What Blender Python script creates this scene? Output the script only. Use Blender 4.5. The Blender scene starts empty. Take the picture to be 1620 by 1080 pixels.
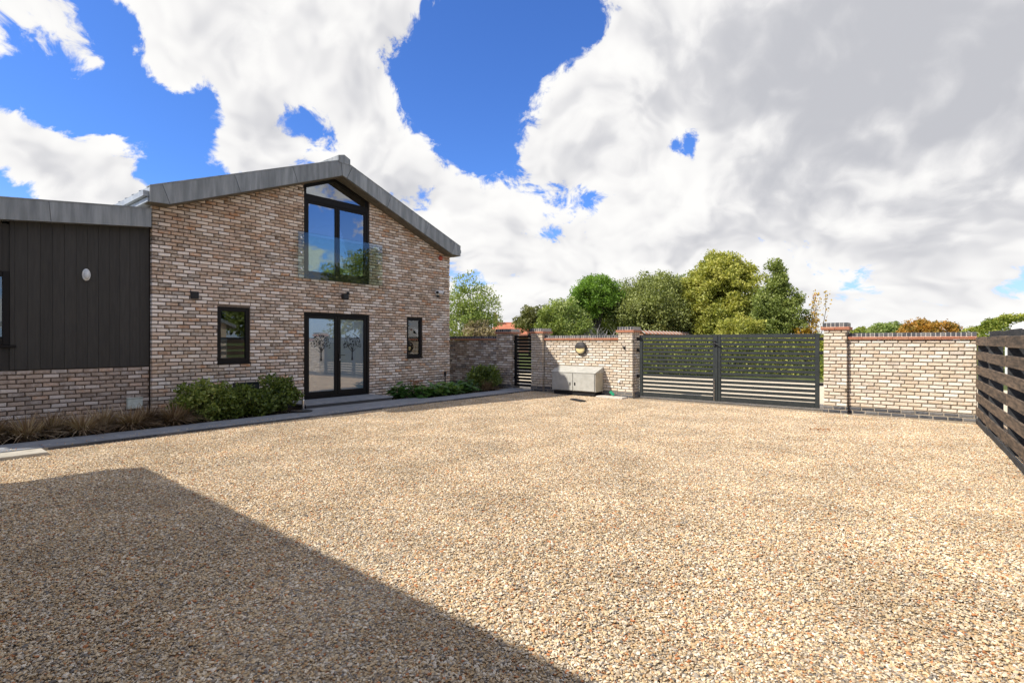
import bpy, math, random
import numpy as np
from mathutils import Vector, Matrix

random.seed(7)
RNG = np.random.default_rng(7)
scene = bpy.context.scene
COL = scene.collection

# ------------------------------------------------------------------ camera
cam_d = bpy.data.cameras.new('camera')
cam_d.sensor_width = 36.0
cam_d.lens = 840.0 / 1620.0 * 36.0
cam_d.clip_start = 0.05
cam_d.clip_end = 6000.0
cam = bpy.data.objects.new('camera', cam_d)
COL.objects.link(cam)
cam.location = (0, 0, 1.54)
cam.rotation_euler = (math.radians(90), 0, 0)
scene.camera = cam

# ------------------------------------------------------------------ light, sky, exposure
SUN_EL = math.radians(43.0)
SUN_H = Vector((-0.942, -0.336, 0)).normalized()          # horizontal direction towards the sun
to_sun = Vector((SUN_H.x * math.cos(SUN_EL), SUN_H.y * math.cos(SUN_EL), math.sin(SUN_EL)))
sun_d = bpy.data.lights.new('sun', 'SUN')
sun_d.energy = 4.4
sun_d.angle = math.radians(0.53)
sun_d.color = (1.0, 0.94, 0.85)
sun = bpy.data.objects.new('sun', sun_d)
COL.objects.link(sun)
sun.rotation_euler = (-to_sun).to_track_quat('-Z', 'Y').to_euler()
sun.location = (-30, -15, 30)

scene.view_settings.view_transform = 'Standard'
scene.view_settings.look = 'None'
scene.view_settings.gamma = 1.0
scene.view_settings.exposure = 0.62
scene.view_settings.use_curve_mapping = False
scene.cycles.max_bounces = 6
scene.cycles.diffuse_bounces = 3
scene.cycles.glossy_bounces = 3
scene.cycles.transmission_bounces = 4
scene.cycles.transparent_max_bounces = 12
scene.cycles.use_denoising = True


class NT:
    """small helper for writing node trees"""
    def __init__(self, tree):
        self.t = tree; self.n = tree.nodes; self.l = tree.links

    def add(self, typ, ins=None, **props):
        nd = self.n.new(typ)
        for k, v in props.items():
            setattr(nd, k, v)
        if ins:
            for k, v in ins.items():
                self.set(nd, k, v)
        return nd

    def set(self, nd, k, v):
        s = nd.inputs[k]
        if isinstance(v, bpy.types.NodeSocket):
            self.l.new(v, s)
        else:
            s.default_value = v

    def m(self, op, a, b=None, c=None, clamp=False):
        nd = self.n.new('ShaderNodeMath'); nd.operation = op; nd.use_clamp = clamp
        for i, v in enumerate((a, b, c)):
            if v is not None:
                self.set(nd, i, v)
        return nd.outputs[0]

    def vm(self, op, a, b=None, scale=None):
        nd = self.n.new('ShaderNodeVectorMath'); nd.operation = op
        self.set(nd, 0, a)
        if b is not None:
            self.set(nd, 1, b)
        if scale is not None:
            self.set(nd, 'Scale', scale)
        return nd.outputs['Value'] if op in ('DISTANCE', 'LENGTH', 'DOT_PRODUCT') else nd.outputs[0]

    def mix(self, fac, a, b, blend='MIX'):
        nd = self.n.new('ShaderNodeMix'); nd.data_type = 'RGBA'; nd.blend_type = blend
        self.set(nd, 0, fac); self.set(nd, 6, a); self.set(nd, 7, b)
        return nd.outputs[2]

    def noise(self, vec, scale, detail=4, rough=0.55, dist=0.0):
        nd = self.n.new('ShaderNodeTexNoise')
        if vec is not None:
            self.set(nd, 'Vector', vec)
        nd.inputs['Scale'].default_value = scale
        nd.inputs['Detail'].default_value = detail
        nd.inputs['Roughness'].default_value = rough
        nd.inputs['Distortion'].default_value = dist
        return nd

    def ramp(self, fac, stops, interp='LINEAR'):
        nd = self.n.new('ShaderNodeValToRGB'); cr = nd.color_ramp; cr.interpolation = interp
        while len(cr.elements) < len(stops):
            cr.elements.new(0.5)
        for e, (p, c) in zip(cr.elements, stops):
            e.position = p; e.color = (c[0], c[1], c[2], 1)
        self.set(nd, 0, fac)
        return nd.outputs[0]

    def smooth(self, v, lo, hi, a=0.0, b=1.0):
        nd = self.n.new('ShaderNodeMapRange'); nd.interpolation_type = 'SMOOTHSTEP'
        self.set(nd, 0, v)
        for i, x in enumerate((lo, hi, a, b)):
            nd.inputs[i + 1].default_value = x
        return nd.outputs[0]


def build_world():
    w = bpy.data.worlds.new('World'); scene.world = w; w.use_nodes = True
    w.node_tree.nodes.clear()
    T = NT(w.node_tree)
    out = T.add('ShaderNodeOutputWorld')
    bg = T.add('ShaderNodeBackground'); bg.inputs['Strength'].default_value = 0.108
    T.l.new(bg.outputs[0], out.inputs[0])
    sky = T.add('ShaderNodeTexSky', sky_type='NISHITA', sun_disc=False)
    sky.sun_elevation = SUN_EL
    sky.sun_rotation = math.atan2(SUN_H.x, SUN_H.y)
    sky.altitude = 0; sky.air_density = 1.0; sky.dust_density = 0.3; sky.ozone_density = 2.0
    tc = T.add('ShaderNodeTexCoord')
    d = T.vm('NORMALIZE', tc.outputs['Generated'])
    sep = T.add('ShaderNodeSeparateXYZ', {0: d})
    dz = T.m('MAXIMUM', sep.outputs[2], 0.0)
    lz = T.m('MULTIPLY', T.m('LOGARITHM', T.m('ADD', dz, 0.16), math.e), 0.50)
    v = T.add('ShaderNodeCombineXYZ', {0: sep.outputs[0], 1: sep.outputs[1], 2: lz}).outputs[0]

    def blobs(lst, acc):
        for (px_, py_, r, wgt) in lst:
            c = Vector(((px_ - 810) / 840.0, 1.0, (540 - py_) / 840.0)).normalized()
            k = 2.0 / (r * r)
            g = T.m('EXPONENT', T.m('MULTIPLY_ADD', T.vm('DOT_PRODUCT', d, tuple(c)), k, -k))
            acc = T.m('MULTIPLY_ADD', g, wgt, acc)
        return acc
    # cumulus banks and the blue openings between them (directions on the sky)
    cov = blobs([(75, 50, .085, 0.49), (150, 90, .05, 0.29), (70, 240, .09, 0.59), (170, 300, .06, 0.44), (20, 200, .04, 0.24),
                 (260, 40, .07, 0.44), (400, 60, .14, 0.59), (560, 60, .12, 0.54), (575, 180, .06, 0.49), (385, 215, .04, 0.49), (420, 260, .05, 0.49), (500, 300, .07, 0.44), (630, 280, .07, 0.44), (245, 115, .035, 0.34), (720, 330, .09, 0.39), (820, 420, .16, 0.39), (1100, 430, .14, 0.29), (1560, 440, .12, 0.24),
                 (700, 150, .09, -0.94), (790, 70, .10, -1.14), (890, 30, .06, -0.94), (770, 225, .06, -0.79),
                 (285, 200, .06, -0.89), (110, 155, .07, -0.89), (30, 140, .06, -0.64), (250, 275, .05, -0.79), (330, 280, .035, -0.54), (455, 185, .045, -0.42), (15, 320, .05, -0.64), (190, 30, .035, -0.89), (205, 120, .035, -0.64), (330, 160, .03, -0.44), (210, 190, .04, -0.54),
                 (1010, 130, .12, 0.59), (1280, 160, .26, 0.79), (1520, 110, .26, 0.74), (1000, 310, .15, 0.39), (1350, 330, .28, 0.32),
                 (865, 345, .06, -0.66), (935, 318, .035, -0.45), (1085, 228, .034, -0.72), (1365, 420, .05, -0.89)], COVER)
    wn = T.noise(v, 4.0, 3, 0.55).outputs['Color']
    wv = T.vm('ADD', v, T.vm('SCALE', T.vm('SUBTRACT', wn, (0.5, 0.5, 0.5)), scale=0.20))
    d1 = T.m('MULTIPLY', T.m('SUBTRACT', T.noise(wv, 6.4, 9, 0.64).outputs[0], 0.5), 4.6)
    sdir = Vector((to_sun.x, to_sun.y, 1.8)).normalized() * 0.05
    d1l = T.noise(wv, 6.4, 3, 0.6).outputs[0]
    d2 = T.noise(T.vm('ADD', wv, tuple(sdir)), 6.4, 3, 0.6).outputs[0]
    base = T.m('ADD', d1, cov)
    mask = T.smooth(base, -0.06, 0.26)
    fine = T.m('SUBTRACT', T.m('MULTIPLY_ADD', d1, 1 / 4.6, 0.5), d1l)
    rel = T.m('MULTIPLY_ADD', fine, 1.5, T.m('MULTIPLY', T.m('SUBTRACT', d1l, d2), 2.4))
    grey = blobs([(1330, 150, .20, .40), (1540, 60, .22, .30), (500, 90, .14, .20), (1250, 440, .10, .16), (1560, 380, .10, .10), (900, 400, .10, .12), (80, 290, .07, .25)], 0.14)
    low = T.noise(v, 3.4, 5, 0.55).outputs[0]
    grey = T.m('MULTIPLY', T.m('MULTIPLY', grey, T.smooth(base, 0.1, 1.1)), T.smooth(low, 0.3, 0.7, 0.6, 1.35))
    grey_f = T.m('SUBTRACT', T.m('ADD', grey, 0.10), rel)
    cloud = T.ramp(T.smooth(grey_f, -0.15, 1.0), [(0.0, (6.1, 6.05, 5.95)), (0.25, (5.5, 5.45, 5.45)), (0.60, (4.35, 4.35, 4.5)), (1.0, (3.4, 3.45, 3.7))])
    # clear air: deep blue openings, paler towards the horizon
    blue = T.mix(1.0, sky.outputs[0], BLUE, 'MULTIPLY')
    haze = T.smooth(sep.outputs[2], 0.0, 0.26, 0.55, 0.0)
    blue = T.mix(haze, blue, (4.2, 5.0, 6.4, 1))
    col = T.mix(mask, blue, cloud)
    T.l.new(col, bg.inputs[0])
    w.cycles.sampling_method = 'MANUAL'; w.cycles.sample_map_resolution = 512


COVER = 0.14
BLUE = (0.44, 0.72, 1.27, 1)
build_world()

# ------------------------------------------------------------------ yard frame
# t runs along the gable front (left to right), n runs out of the gable front towards the yard.
U = Vector((0.6292, 0.7773, 0)).normalized()
N = Vector((U.y, -U.x, 0))
H0 = Vector((-7.04, 10.37, 0))
ANG_T = math.atan2(U.y, U.x)          # local x = +t, local y = -n
ANG_N = math.atan2(N.y, N.x)          # local x = +n, local y = +t


def W(t, n, z=0.0):
    return H0 + U * t + N * n + Vector((0, 0, z))


# ------------------------------------------------------------------ mesh helpers
class MB:
    def __init__(self):
        self.v = []; self.f = []

    def add(self, vs, fs):
        o = len(self.v)
        self.v.extend(tuple(x) for x in vs)
        self.f.extend(tuple(i + o for i in f) for f in fs)
        return self

    def box(self, x0, x1, y0, y1, z0, z1):
        vs = [(x, y, z) for z in (z0, z1) for y in (y0, y1) for x in (x0, x1)]
        return self.add(vs, [(0, 2, 3, 1), (4, 5, 7, 6), (0, 1, 5, 4), (2, 6, 7, 3), (0, 4, 6, 2), (1, 3, 7, 5)])

    def bbox(self, x0, x1, y0, y1, z0, z1, b=0.004):
        """box with chamfered edges"""
        b = min(b, (x1 - x0) * .45, (y1 - y0) * .45, (z1 - z0) * .45)
        c = np.array([(x0 + x1) / 2, (y0 + y1) / 2, (z0 + z1) / 2]); h = np.array([(x1 - x0) / 2, (y1 - y0) / 2, (z1 - z0) / 2])
        vs = []; idx = {}
        for sx in (-1, 1):
            for sy in (-1, 1):
                for sz in (-1, 1):
                    s = np.array([sx, sy, sz])
                    for ax in range(3):
                        p = h - b; p = p.copy(); p[ax] = h[ax]
                        idx[(sx, sy, sz, ax)] = len(vs); vs.append(tuple(c + s * p))
        fs = []
        for ax in range(3):
            o1, o2 = [(1, 2), (2, 0), (0, 1)][ax]
            for s in (-1, 1):
                q = []
                for a, bb in ((-1, -1), (1, -1), (1, 1), (-1, 1)):
                    k = [0, 0, 0]; k[ax] = s; k[o1] = a; k[o2] = bb
                    q.append(idx[(k[0], k[1], k[2], ax)])
                fs.append(tuple(q) if s > 0 else tuple(q[::-1]))
        for ax in range(3):
            o1, o2 = [(1, 2), (2, 0), (0, 1)][ax]
            for a in (-1, 1):
                for bb in (-1, 1):
                    k0 = [0, 0, 0]; k0[o1] = a; k0[o2] = bb; k1 = list(k0); k0[ax] = -1; k1[ax] = 1
                    q = [idx[(*k0, o1)], idx[(*k1, o1)], idx[(*k1, o2)], idx[(*k0, o2)]]
                    fs.append(tuple(q) if a * bb < 0 else tuple(q[::-1]))
        for sx in (-1, 1):
            for sy in (-1, 1):
                for sz in (-1, 1):
                    q = [idx[(sx, sy, sz, a)] for a in range(3)]
                    fs.append(tuple(q) if sx * sy * sz > 0 else tuple(q[::-1]))
        return self.add(vs, fs)

    def prism_y(self, poly, y0, y1):
        """polygon in (x,z), counter-clockwise seen from -y, extruded y0..y1"""
        k = len(poly)
        vs = [(x, y0, z) for x, z in poly] + [(x, y1, z) for x, z in poly]
        fs = [tuple(range(k)), tuple(range(2 * k - 1, k - 1, -1))]
        for i in range(k):
            j = (i + 1) % k
            fs.append((i, i + k, j + k, j))
        return self.add(vs, fs)

    def prism_z(self, poly, z0, z1):
        k = len(poly)
        vs = [(x, y, z0) for x, y in poly] + [(x, y, z1) for x, y in poly]
        fs = [tuple(range(k - 1, -1, -1)), tuple(range(k, 2 * k))]
        for i in range(k):
            j = (i + 1) % k
            fs.append((i, j, j + k, i + k))
        return self.add(vs, fs)

    def tube(self, pts, rads, seg=8, caps=True):
        pts = [Vector(p) for p in pts]
        o = len(self.v); vs = []; fs = []
        for i, p in enumerate(pts):
            d = (pts[min(i + 1, len(pts) - 1)] - pts[max(i - 1, 0)]).normalized()
            a = d.orthogonal().normalized() if abs(d.z) < .9 else Vector((1, 0, 0)).cross(d).normalized()
            if abs(d.z) >= .9:
                pass
            b = d.cross(a).normalized()
            for s in range(seg):
                an = 2 * math.pi * s / seg
                vs.append(p + (a * math.cos(an) + b * math.sin(an)) * rads[i])
        for i in range(len(pts) - 1):
            for s in range(seg):
                s2 = (s + 1) % seg
                fs.append((i * seg + s, i * seg + s2, (i + 1) * seg + s2, (i + 1) * seg + s))
        if caps:
            fs.append(tuple(range(seg - 1, -1, -1)))
            fs.append(tuple((len(pts) - 1) * seg + s for s in range(seg)))
        return self.add(vs, fs)

    def lathe_y(self, cx, cz, prof, seg=20, sx=1.0, sz=1.0):
        """profile [(radius, y)] turned about the y axis through (cx,cz); y decreasing outward"""
        vs = []; fs = []
        for r, y in prof:
            for s in range(seg):
                a = 2 * math.pi * s / seg
                vs.append((cx + r * math.cos(a) * sx, y, cz + r * math.sin(a) * sz))
        for i in range(len(prof) - 1):
            for s in range(seg):
                s2 = (s + 1) % seg
                fs.append((i * seg + s, i * seg + s2, (i + 1) * seg + s2, (i + 1) * seg + s))
        fs.append(tuple((len(prof) - 1) * seg + s for s in range(seg)))
        return self.add(vs, fs)

    def mesh(self, name, mat=None, smooth=False):
        me = bpy.data.meshes.new(name)
        me.from_pydata(self.v, [], self.f)
        if mat:
            me.materials.append(mat)
        if smooth:
            me.polygons.foreach_set('use_smooth', [True] * len(me.polygons))
        me.update()
        return me

    def build(self, name, mat, parent=None, smooth=False, **props):
        return link(name, self.mesh(name, mat, smooth), parent, **props)


def link(name, me, parent=None, loc=None, **props):
    o = bpy.data.objects.new(name, me)
    COL.objects.link(o)
    if parent is not None:
        o.parent = parent
    if loc is not None:
        o.location = loc
    for k, v in props.items():
        o[k] = v
    return o


def root(name, loc, rz, label, category, group=None):
    o = bpy.data.objects.new(name, None)
    COL.objects.link(o)
    o.empty_display_size = 0.2
    o.location = loc; o.rotation_euler = (0, 0, rz)
    o['label'] = label; o['category'] = category
    if group:
        o['group'] = group
    return o


def tag(o, label, category, group=None):
    o['label'] = label; o['category'] = category
    if group:
        o['group'] = group
    return o


def mesh_np(name, verts, faces_flat, counts, mat):
    """fast mesh from numpy arrays, faces all the same size"""
    me = bpy.data.meshes.new(name)
    nv = len(verts); nf = len(faces_flat) // counts
    me.vertices.add(nv); me.vertices.foreach_set('co', np.ascontiguousarray(verts, dtype=np.float32).ravel())
    me.loops.add(nf * counts); me.loops.foreach_set('vertex_index', np.ascontiguousarray(faces_flat, dtype=np.int32))
    me.polygons.add(nf)
    me.polygons.foreach_set('loop_start', np.arange(0, nf * counts, counts, dtype=np.int32))
    me.materials.append(mat)
    me.update(calc_edges=True)
    me.validate()
    return me


# ------------------------------------------------------------------ materials
def new_mat(name):
    m = bpy.data.materials.new(name); m.use_nodes = True
    m.node_tree.nodes.clear()
    T = NT(m.node_tree)
    out = T.add('ShaderNodeOutputMaterial')
    p = T.add('ShaderNodeBsdfPrincipled')
    T.l.new(p.outputs[0], out.inputs[0])
    return m, T, p, out


def bump(T, p, h, strength=0.3, dist=0.01):
    b = T.add('ShaderNodeBump', {'Height': h}); b.inputs['Strength'].default_value = strength
    b.inputs['Distance'].default_value = dist
    T.l.new(b.outputs[0], p.inputs['Normal'])


def piece_random(T):
    """a number per piece: differs between objects and between islands of a joined mesh"""
    g = T.add('ShaderNodeNewGeometry'); oi = T.add('ShaderNodeObjectInfo')
    s = T.m('ADD', T.m('MULTIPLY', oi.outputs['Random'], 37.7), T.m('MULTIPLY', g.outputs['Random Per Island'], 61.3))
    wn = T.add('ShaderNodeTexWhiteNoise', {'W': s}, noise_dimensions='1D')
    sc = T.add('ShaderNodeSeparateColor', {0: wn.outputs['Color']})
    return wn.outputs['Value'], sc.outputs[0], sc.outputs[1], g.outputs['Position']


def mat_brick(name, palette, wash=0.5, soot=0.35, washcol=(.70, .66, .62), bloom=False):
    m, T, p, _ = new_mat(name)
    r, r2, r3, pos = piece_random(T)
    stops = []; acc = 0.0
    tot = sum(w for w, _ in palette)
    for w, c in palette:
        stops.append((acc / tot, c)); acc += w
    base = T.ramp(r, stops, 'CONSTANT')
    base = T.mix(T.m('MULTIPLY', T.m('SUBTRACT', r2, .5), .35), base, T.mix(1.0, base, (1.6, 1.6, 1.6, 1), 'MULTIPLY'))
    n1 = T.noise(pos, 14, 6, .65, .4).outputs[0]
    n2 = T.noise(pos, 7.5, 6, .7, .8).outputs[0]
    n3 = T.noise(pos, 60, 4, .6).outputs[0]
    wf = T.m('MULTIPLY', T.smooth(T.m('ADD', n1, T.m('MULTIPLY', T.m('SUBTRACT', r2, .5), .35)), .50, .68), wash)
    c = T.mix(wf, base, (*washcol, 1))
    if bloom:      # lime bloom on the lower courses and a browner tint towards the eaves
        pz = T.add('ShaderNodeSeparateXYZ', {0: pos}).outputs[2]
        lown = T.noise(pos, .55, 4, .6).outputs[0]
        bf = T.m('MULTIPLY', T.smooth(T.m('SUBTRACT', lown, T.m('MULTIPLY', pz, .055)), .22, .52), T.smooth(r3, .2, .9, .02, .34))
        c = T.mix(bf, c, (.82, .74, .65, 1))
        st = T.smooth(T.m('ADD', lown, T.m('MULTIPLY', pz, .045)), .56, .86, 0.0, .45)
        c = T.mix(st, c, T.mix(1.0, c, (.80, .62, .44, 1), 'MULTIPLY'))
    sf = T.m('MULTIPLY', T.smooth(T.m('ADD', n2, T.m('MULTIPLY', T.m('SUBTRACT', r3, .5), .30)), .54, .72), soot)
    c = T.mix(sf, c, (.075, .062, .052, 1))
    c = T.mix(T.smooth(n3, .3, .7, .0, .35), c, T.mix(1.0, c, (.62, .60, .58, 1), 'MULTIPLY'))
    T.l.new(c, p.inputs['Base Color'])
    p.inputs['Roughness'].default_value = .9
    p.inputs['Specular IOR Level'].default_value = .25
    bump(T, p, T.m('ADD', n3, T.m('MULTIPLY', n1, .6)), .5, .006)
    return m


def mat_noise(name, c0, c1, scale=20, rough=.85, spec=.3, detail=5, bstr=.3, bdist=.004, stretch=None, metal=0.0, lo=.3, hi=.7, per_piece=0.0):
    m, T, p, _ = new_mat(name)
    tc = T.add('ShaderNodeTexCoord')
    vec = tc.outputs['Object']
    g = T.add('ShaderNodeNewGeometry')
    if stretch:
        vec = T.vm('MULTIPLY', vec, stretch)
    oi = T.add('ShaderNodeObjectInfo')
    vec = T.vm('ADD', vec, T.vm('SCALE', (3.1, 7.7, 5.3), scale=T.m('MULTIPLY', oi.outputs['Random'], 10.0)))
    n = T.noise(vec, scale, detail, .6).outputs[0]
    c = T.mix(T.smooth(n, lo, hi), (*c0, 1), (*c1, 1))
    if per_piece:
        k = T.m('ADD', 1.0 - per_piece / 2, T.m('MULTIPLY', oi.outputs['Random'], per_piece))
        c = T.vm('SCALE', c, scale=k)
    T.l.new(c, p.inputs['Base Color'])
    p.inputs['Roughness'].default_value = rough
    p.inputs['Specular IOR Level'].default_value = spec
    p.inputs['Metallic'].default_value = metal
    if bstr:
        bump(T, p, n, bstr, bdist)
    return m


def mat_leaf(name, cols, trans=0.35, rough=.55):
    """leaf colours vary from leaf to leaf and over larger sprays"""
    m, T, p, out = new_mat(name)
    g = T.add('ShaderNodeNewGeometry')
    rnd = g.outputs['Random Per Island']
    n = T.noise(g.outputs['Position'], 0.9, 3, .5).outputs[0]
    f = T.m('ADD', T.m('MULTIPLY', rnd, .6), T.m('MULTIPLY', T.smooth(n, .3, .7), .4))
    stops = [(i / max(1, len(cols) - 1), c) for i, c in enumerate(cols)]
    c = T.ramp(f, stops)
    T.l.new(c, p.inputs['Base Color'])
    p.inputs['Roughness'].default_value = rough
    p.inputs['Specular IOR Level'].default_value = .35
    tr = T.add('ShaderNodeBsdfTranslucent')
    T.l.new(T.mix(1.0, c, (1.3, 1.35, .7, 1), 'MULTIPLY'), tr.inputs[0])
    mx = T.add('ShaderNodeMixShader'); mx.inputs[0].default_value = trans
    T.l.new(p.outputs[0], mx.inputs[1]); T.l.new(tr.outputs[0], mx.inputs[2])
    T.l.new(mx.outputs[0], out.inputs[0])
    return m


def mat_plain(name, c, rough=.5, spec=.5, metal=0.0):
    m, T, p, _ = new_mat(name)
    tc = T.add('ShaderNodeTexCoord')
    n = T.noise(tc.outputs['Object'], 18, 5, .6).outputs[0]
    k = T.smooth(n, .3, .7, .88, 1.1)
    T.l.new(T.vm('SCALE', (*c,), scale=k), p.inputs['Base Color'])
    T.l.new(T.smooth(n, .3, .7, rough * .85, min(1, rough * 1.15)), p.inputs['Roughness'])
    p.inputs['Specular IOR Level'].default_value = spec
    p.inputs['Metallic'].default_value = metal
    return m


def mat_glass(name, tint=(.75, .82, .82), ior=1.9, mirror=0.0):
    m, T, p, out = new_mat(name)
    T.n.remove(p)
    fr = T.add('ShaderNodeFresnel'); fr.inputs[0].default_value = ior
    gl = T.add('ShaderNodeBsdfGlossy'); gl.inputs['Roughness'].default_value = .0
    gl.inputs['Color'].default_value = (.95, .97, 1, 1)
    tr = T.add('ShaderNodeBsdfTransparent'); tr.inputs[0].default_value = (*tint, 1)
    mx = T.add('ShaderNodeMixShader')
    T.l.new(T.m('ADD', fr.outputs[0], mirror, clamp=True), mx.inputs[0])
    T.l.new(tr.outputs[0], mx.inputs[1]); T.l.new(gl.outputs[0], mx.inputs[2])
    T.l.new(mx.outputs[0], out.inputs[0])
    return m


M = {}
M['brick_house'] = mat_brick('brick_house', [(34, (.86, .77, .68)), (22, (.66, .51, .40)), (16, (.54, .385, .27)), (6, (.54, .30, .165)),
                                             (13, (.35, .25, .17)), (7, (.22, .16, .115)), (3, (.13, .10, .08))], .45, .30, (.86, .77, .66), True)
M['brick_wall'] = mat_brick('brick_wall', [(30, (.66, .57, .455)), (26, (.61, .505, .375)), (16, (.57, .455, .33)), (18, (.71, .64, .54)), (7, (.49, .40, .30)), (3, (.40, .32, .24))], .4, .18,
                            (.72, .68, .60))
M['brick_shade'] = mat_brick('brick_shade', [(28, (.82, .74, .64)), (20, (.56, .45, .34)), (20, (.43, .33, .245)), (14, (.32, .25, .19)), (12, (.60, .48, .36)), (6, (.16, .13, .11))], .4, .4, (.76, .70, .63))  # same garden wall brick, its look in shade put into the palette
M['brick_ext'] = mat_brick('brick_ext', [(20, (.66, .58, .52)), (26, (.48, .38, .31)), (26, (.37, .29, .235)), (18, (.27, .215, .18)), (8, (.46, .29, .19))], .4, .40, (.70, .63, .57))
M['mortar_house'] = mat_noise('mortar_house', (.11, .085, .065), (.19, .15, .118), 40, .95, .1)
M['mortar_wall'] = mat_noise('mortar_wall', (.19, .16, .12), (.29, .25, .19), 40, .95, .1)
M['mortar_shade'] = mat_noise('mortar_shade', (.085, .068, .052), (.15, .12, .095), 40, .95, .1)  # wall mortar darkened in colour for the shaded stretch
M['mortar_plinth'] = mat_noise('mortar_plinth', (.26, .22, .17), (.40, .35, .28), 40, .95, .1)
M['blue_brick'] = mat_brick('blue_brick', [(1, (.075, .078, .085)), (1, (.10, .10, .105)), (1, (.055, .058, .066)), (1, (.125, .12, .115))], .18, .2, (.35, .34, .33))
M['coping_mortar'] = mat_noise('coping_mortar', (.32, .30, .26), (.48, .45, .40), 40, .95, .1)
M['red_tile'] = mat_brick('red_tile', [(1, (.50, .215, .13)), (1, (.54, .26, .16)), (1, (.46, .18, .10))], .3, .12, (.6, .42, .32))
M['zinc'] = mat_noise('zinc', (.17, .18, .18), (.31, .32, .315), 2.6, .5, .4, 7, .12, .004, (3.0, 3.0, .35), .25, .3, .72, .22)
M['zinc_roof'] = mat_noise('zinc_roof', (.26, .28, .29), (.40, .42, .43), 3, .45, .5, 6, .1, .004, None, .4)
M['soffit'] = mat_noise('soffit', (.12, .105, .08), (.17, .15, .115), 8, .8, .2, 4, .2, .003)
M['cladding'] = mat_noise('cladding', (.043, .0405, .037), (.054, .051, .046), 5, .75, .2, 6, .2, .002, (6, 6, .5), 0, .3, .7, .14)
M['frame'] = mat_plain('frame', (.0095, .0085, .008), .5, .18)
M['black_metal'] = mat_plain('black_metal', (.012, .012, .013), .45, .4)
M['gate_grey'] = mat_noise('gate_grey', (.019, .023, .023), (.028, .033, .032), 9, .5, .35, 5, .08, .002, None, 0, .3, .7, .10)
M['side_gate'] = mat_plain('side_gate', (.009, .009, .0095), .55, .2)
M['glass'] = mat_glass('glass', (.60, .66, .68), 1.6, .06)
M['glass_upper'] = mat_glass('glass_upper', (.50, .55, .58), 1.75, .20)
M['glass_bal'] = mat_glass('glass_bal', (.90, .965, .945), 1.34, .015)
M['steel'] = mat_plain('steel', (.62, .63, .64), .25, .5, 1.0)
M['white_plastic'] = mat_plain('white_plastic', (.72, .72, .70), .4, .5)
M['lens'] = mat_plain('lens', (.66, .67, .66), .15, .6)
M['slab'] = mat_noise('slab', (.185, .195, .215), (.265, .28, .30), 5, .7, .3, 8, .15, .003, None, 0, .25, .75, .12)
M['cream_slab'] = mat_noise('cream_slab', (.36, .33, .27), (.46, .42, .35), 8, .8, .3)
M['concrete'] = mat_noise('concrete', (.42, .38, .32), (.55, .50, .43), 12, .9, .2)
M['soil'] = mat_noise('soil', (.022, .016, .012), (.055, .042, .032), 30, .95, .1, 8, .8, .03)
M['meter'] = mat_noise('meter', (.36, .35, .305), (.44, .43, .385), 6, .55, .35, 5, .05, .002)
M['meter_edge'] = mat_noise('meter_edge', (.40, .36, .27), (.48, .43, .33), 6, .6, .3, 5, .05, .002)
M['sage'] = mat_plain('sage', (.56, .60, .54), .5, .4)
M['fence'] = mat_noise('fence', (.05, .040, .031), (.19, .135, .092), 3, .75, .25, 8, .35, .004, (1.0, 4, 9), 0, .32, .72, .3)
M['fence_dark'] = mat_noise('fence_dark', (.022, .024, .026), (.05, .05, .05), 4, .75, .25, 7, .3, .004, (1, 4, 6), 0, .3, .7, .3)
M['bark'] = mat_noise('bark', (.05, .042, .034), (.13, .11, .09), 9, .95, .1, 6, .8, .02, (6, 6, 1))
M['bark_pale'] = mat_noise('bark_pale', (.26, .245, .23), (.42, .40, .38), 9, .95, .1, 6, .5, .02, (6, 6, 1))
M['clay_roof'] = mat_noise('clay_roof', (.42, .14, .075), (.58, .25, .15), 1.4, .9, .15, 8, .5, .03)
M['old_brick'] = mat_noise('old_brick', (.24, .13, .08), (.34, .2, .13), 12, .9, .15)
M['curtain'] = mat_noise('curtain', (.70, .70, .69), (.78, .78, .77), 6, .9, .1, 3, .1)
M['room'] = mat_noise('room', (.42, .40, .36), (.47, .45, .41), 3, .9, .1, 3, 0)
M['room_floor'] = mat_noise('room_floor', (.16, .12, .09), (.22, .17, .13), 3, .5, .3, 3, 0)
M['green_pipe'] = mat_plain('green_pipe', (.02, .34, .17), .35, .5)
M['lamp_black'] = mat_plain('lamp_black', (.045, .04, .038), .45, .4)
M['lamp_yellow'] = mat_plain('lamp_yellow', (.72, .60, .30), .3, .5)
M['red'] = mat_plain('red', (.42, .07, .03), .5, .4)
M['white_paint'] = mat_plain('white_paint', (.74, .74, .73), .35, .5)

# frosted door glass: satin pale grey-blue with a clear polished surface
m, T, p, _ = new_mat('frosted')
p.inputs['Base Color'].default_value = (.15, .20, .24, 1)
p.inputs['Roughness'].default_value = .35
p.inputs['Coat Weight'].default_value = 1.0
p.inputs['Coat Roughness'].default_value = .015
p.inputs['Coat IOR'].default_value = 2.7
M['frosted'] = m
M['etched'] = mat_plain('etched', (.016, .022, .03), .25, .5)

STONES = [(0, (.605, .465, .285)), (.18, (.53, .38, .21)), (.32, (.47, .30, .15)), (.42, (.66, .545, .38)), (.58, (.43, .33, .22)),
          (.67, (.72, .63, .49)), (.79, (.29, .245, .195)), (.86, (.45, .39, .31)), (.92, (.46, .19, .075)), (.965, (.17, .155, .14))]
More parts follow.
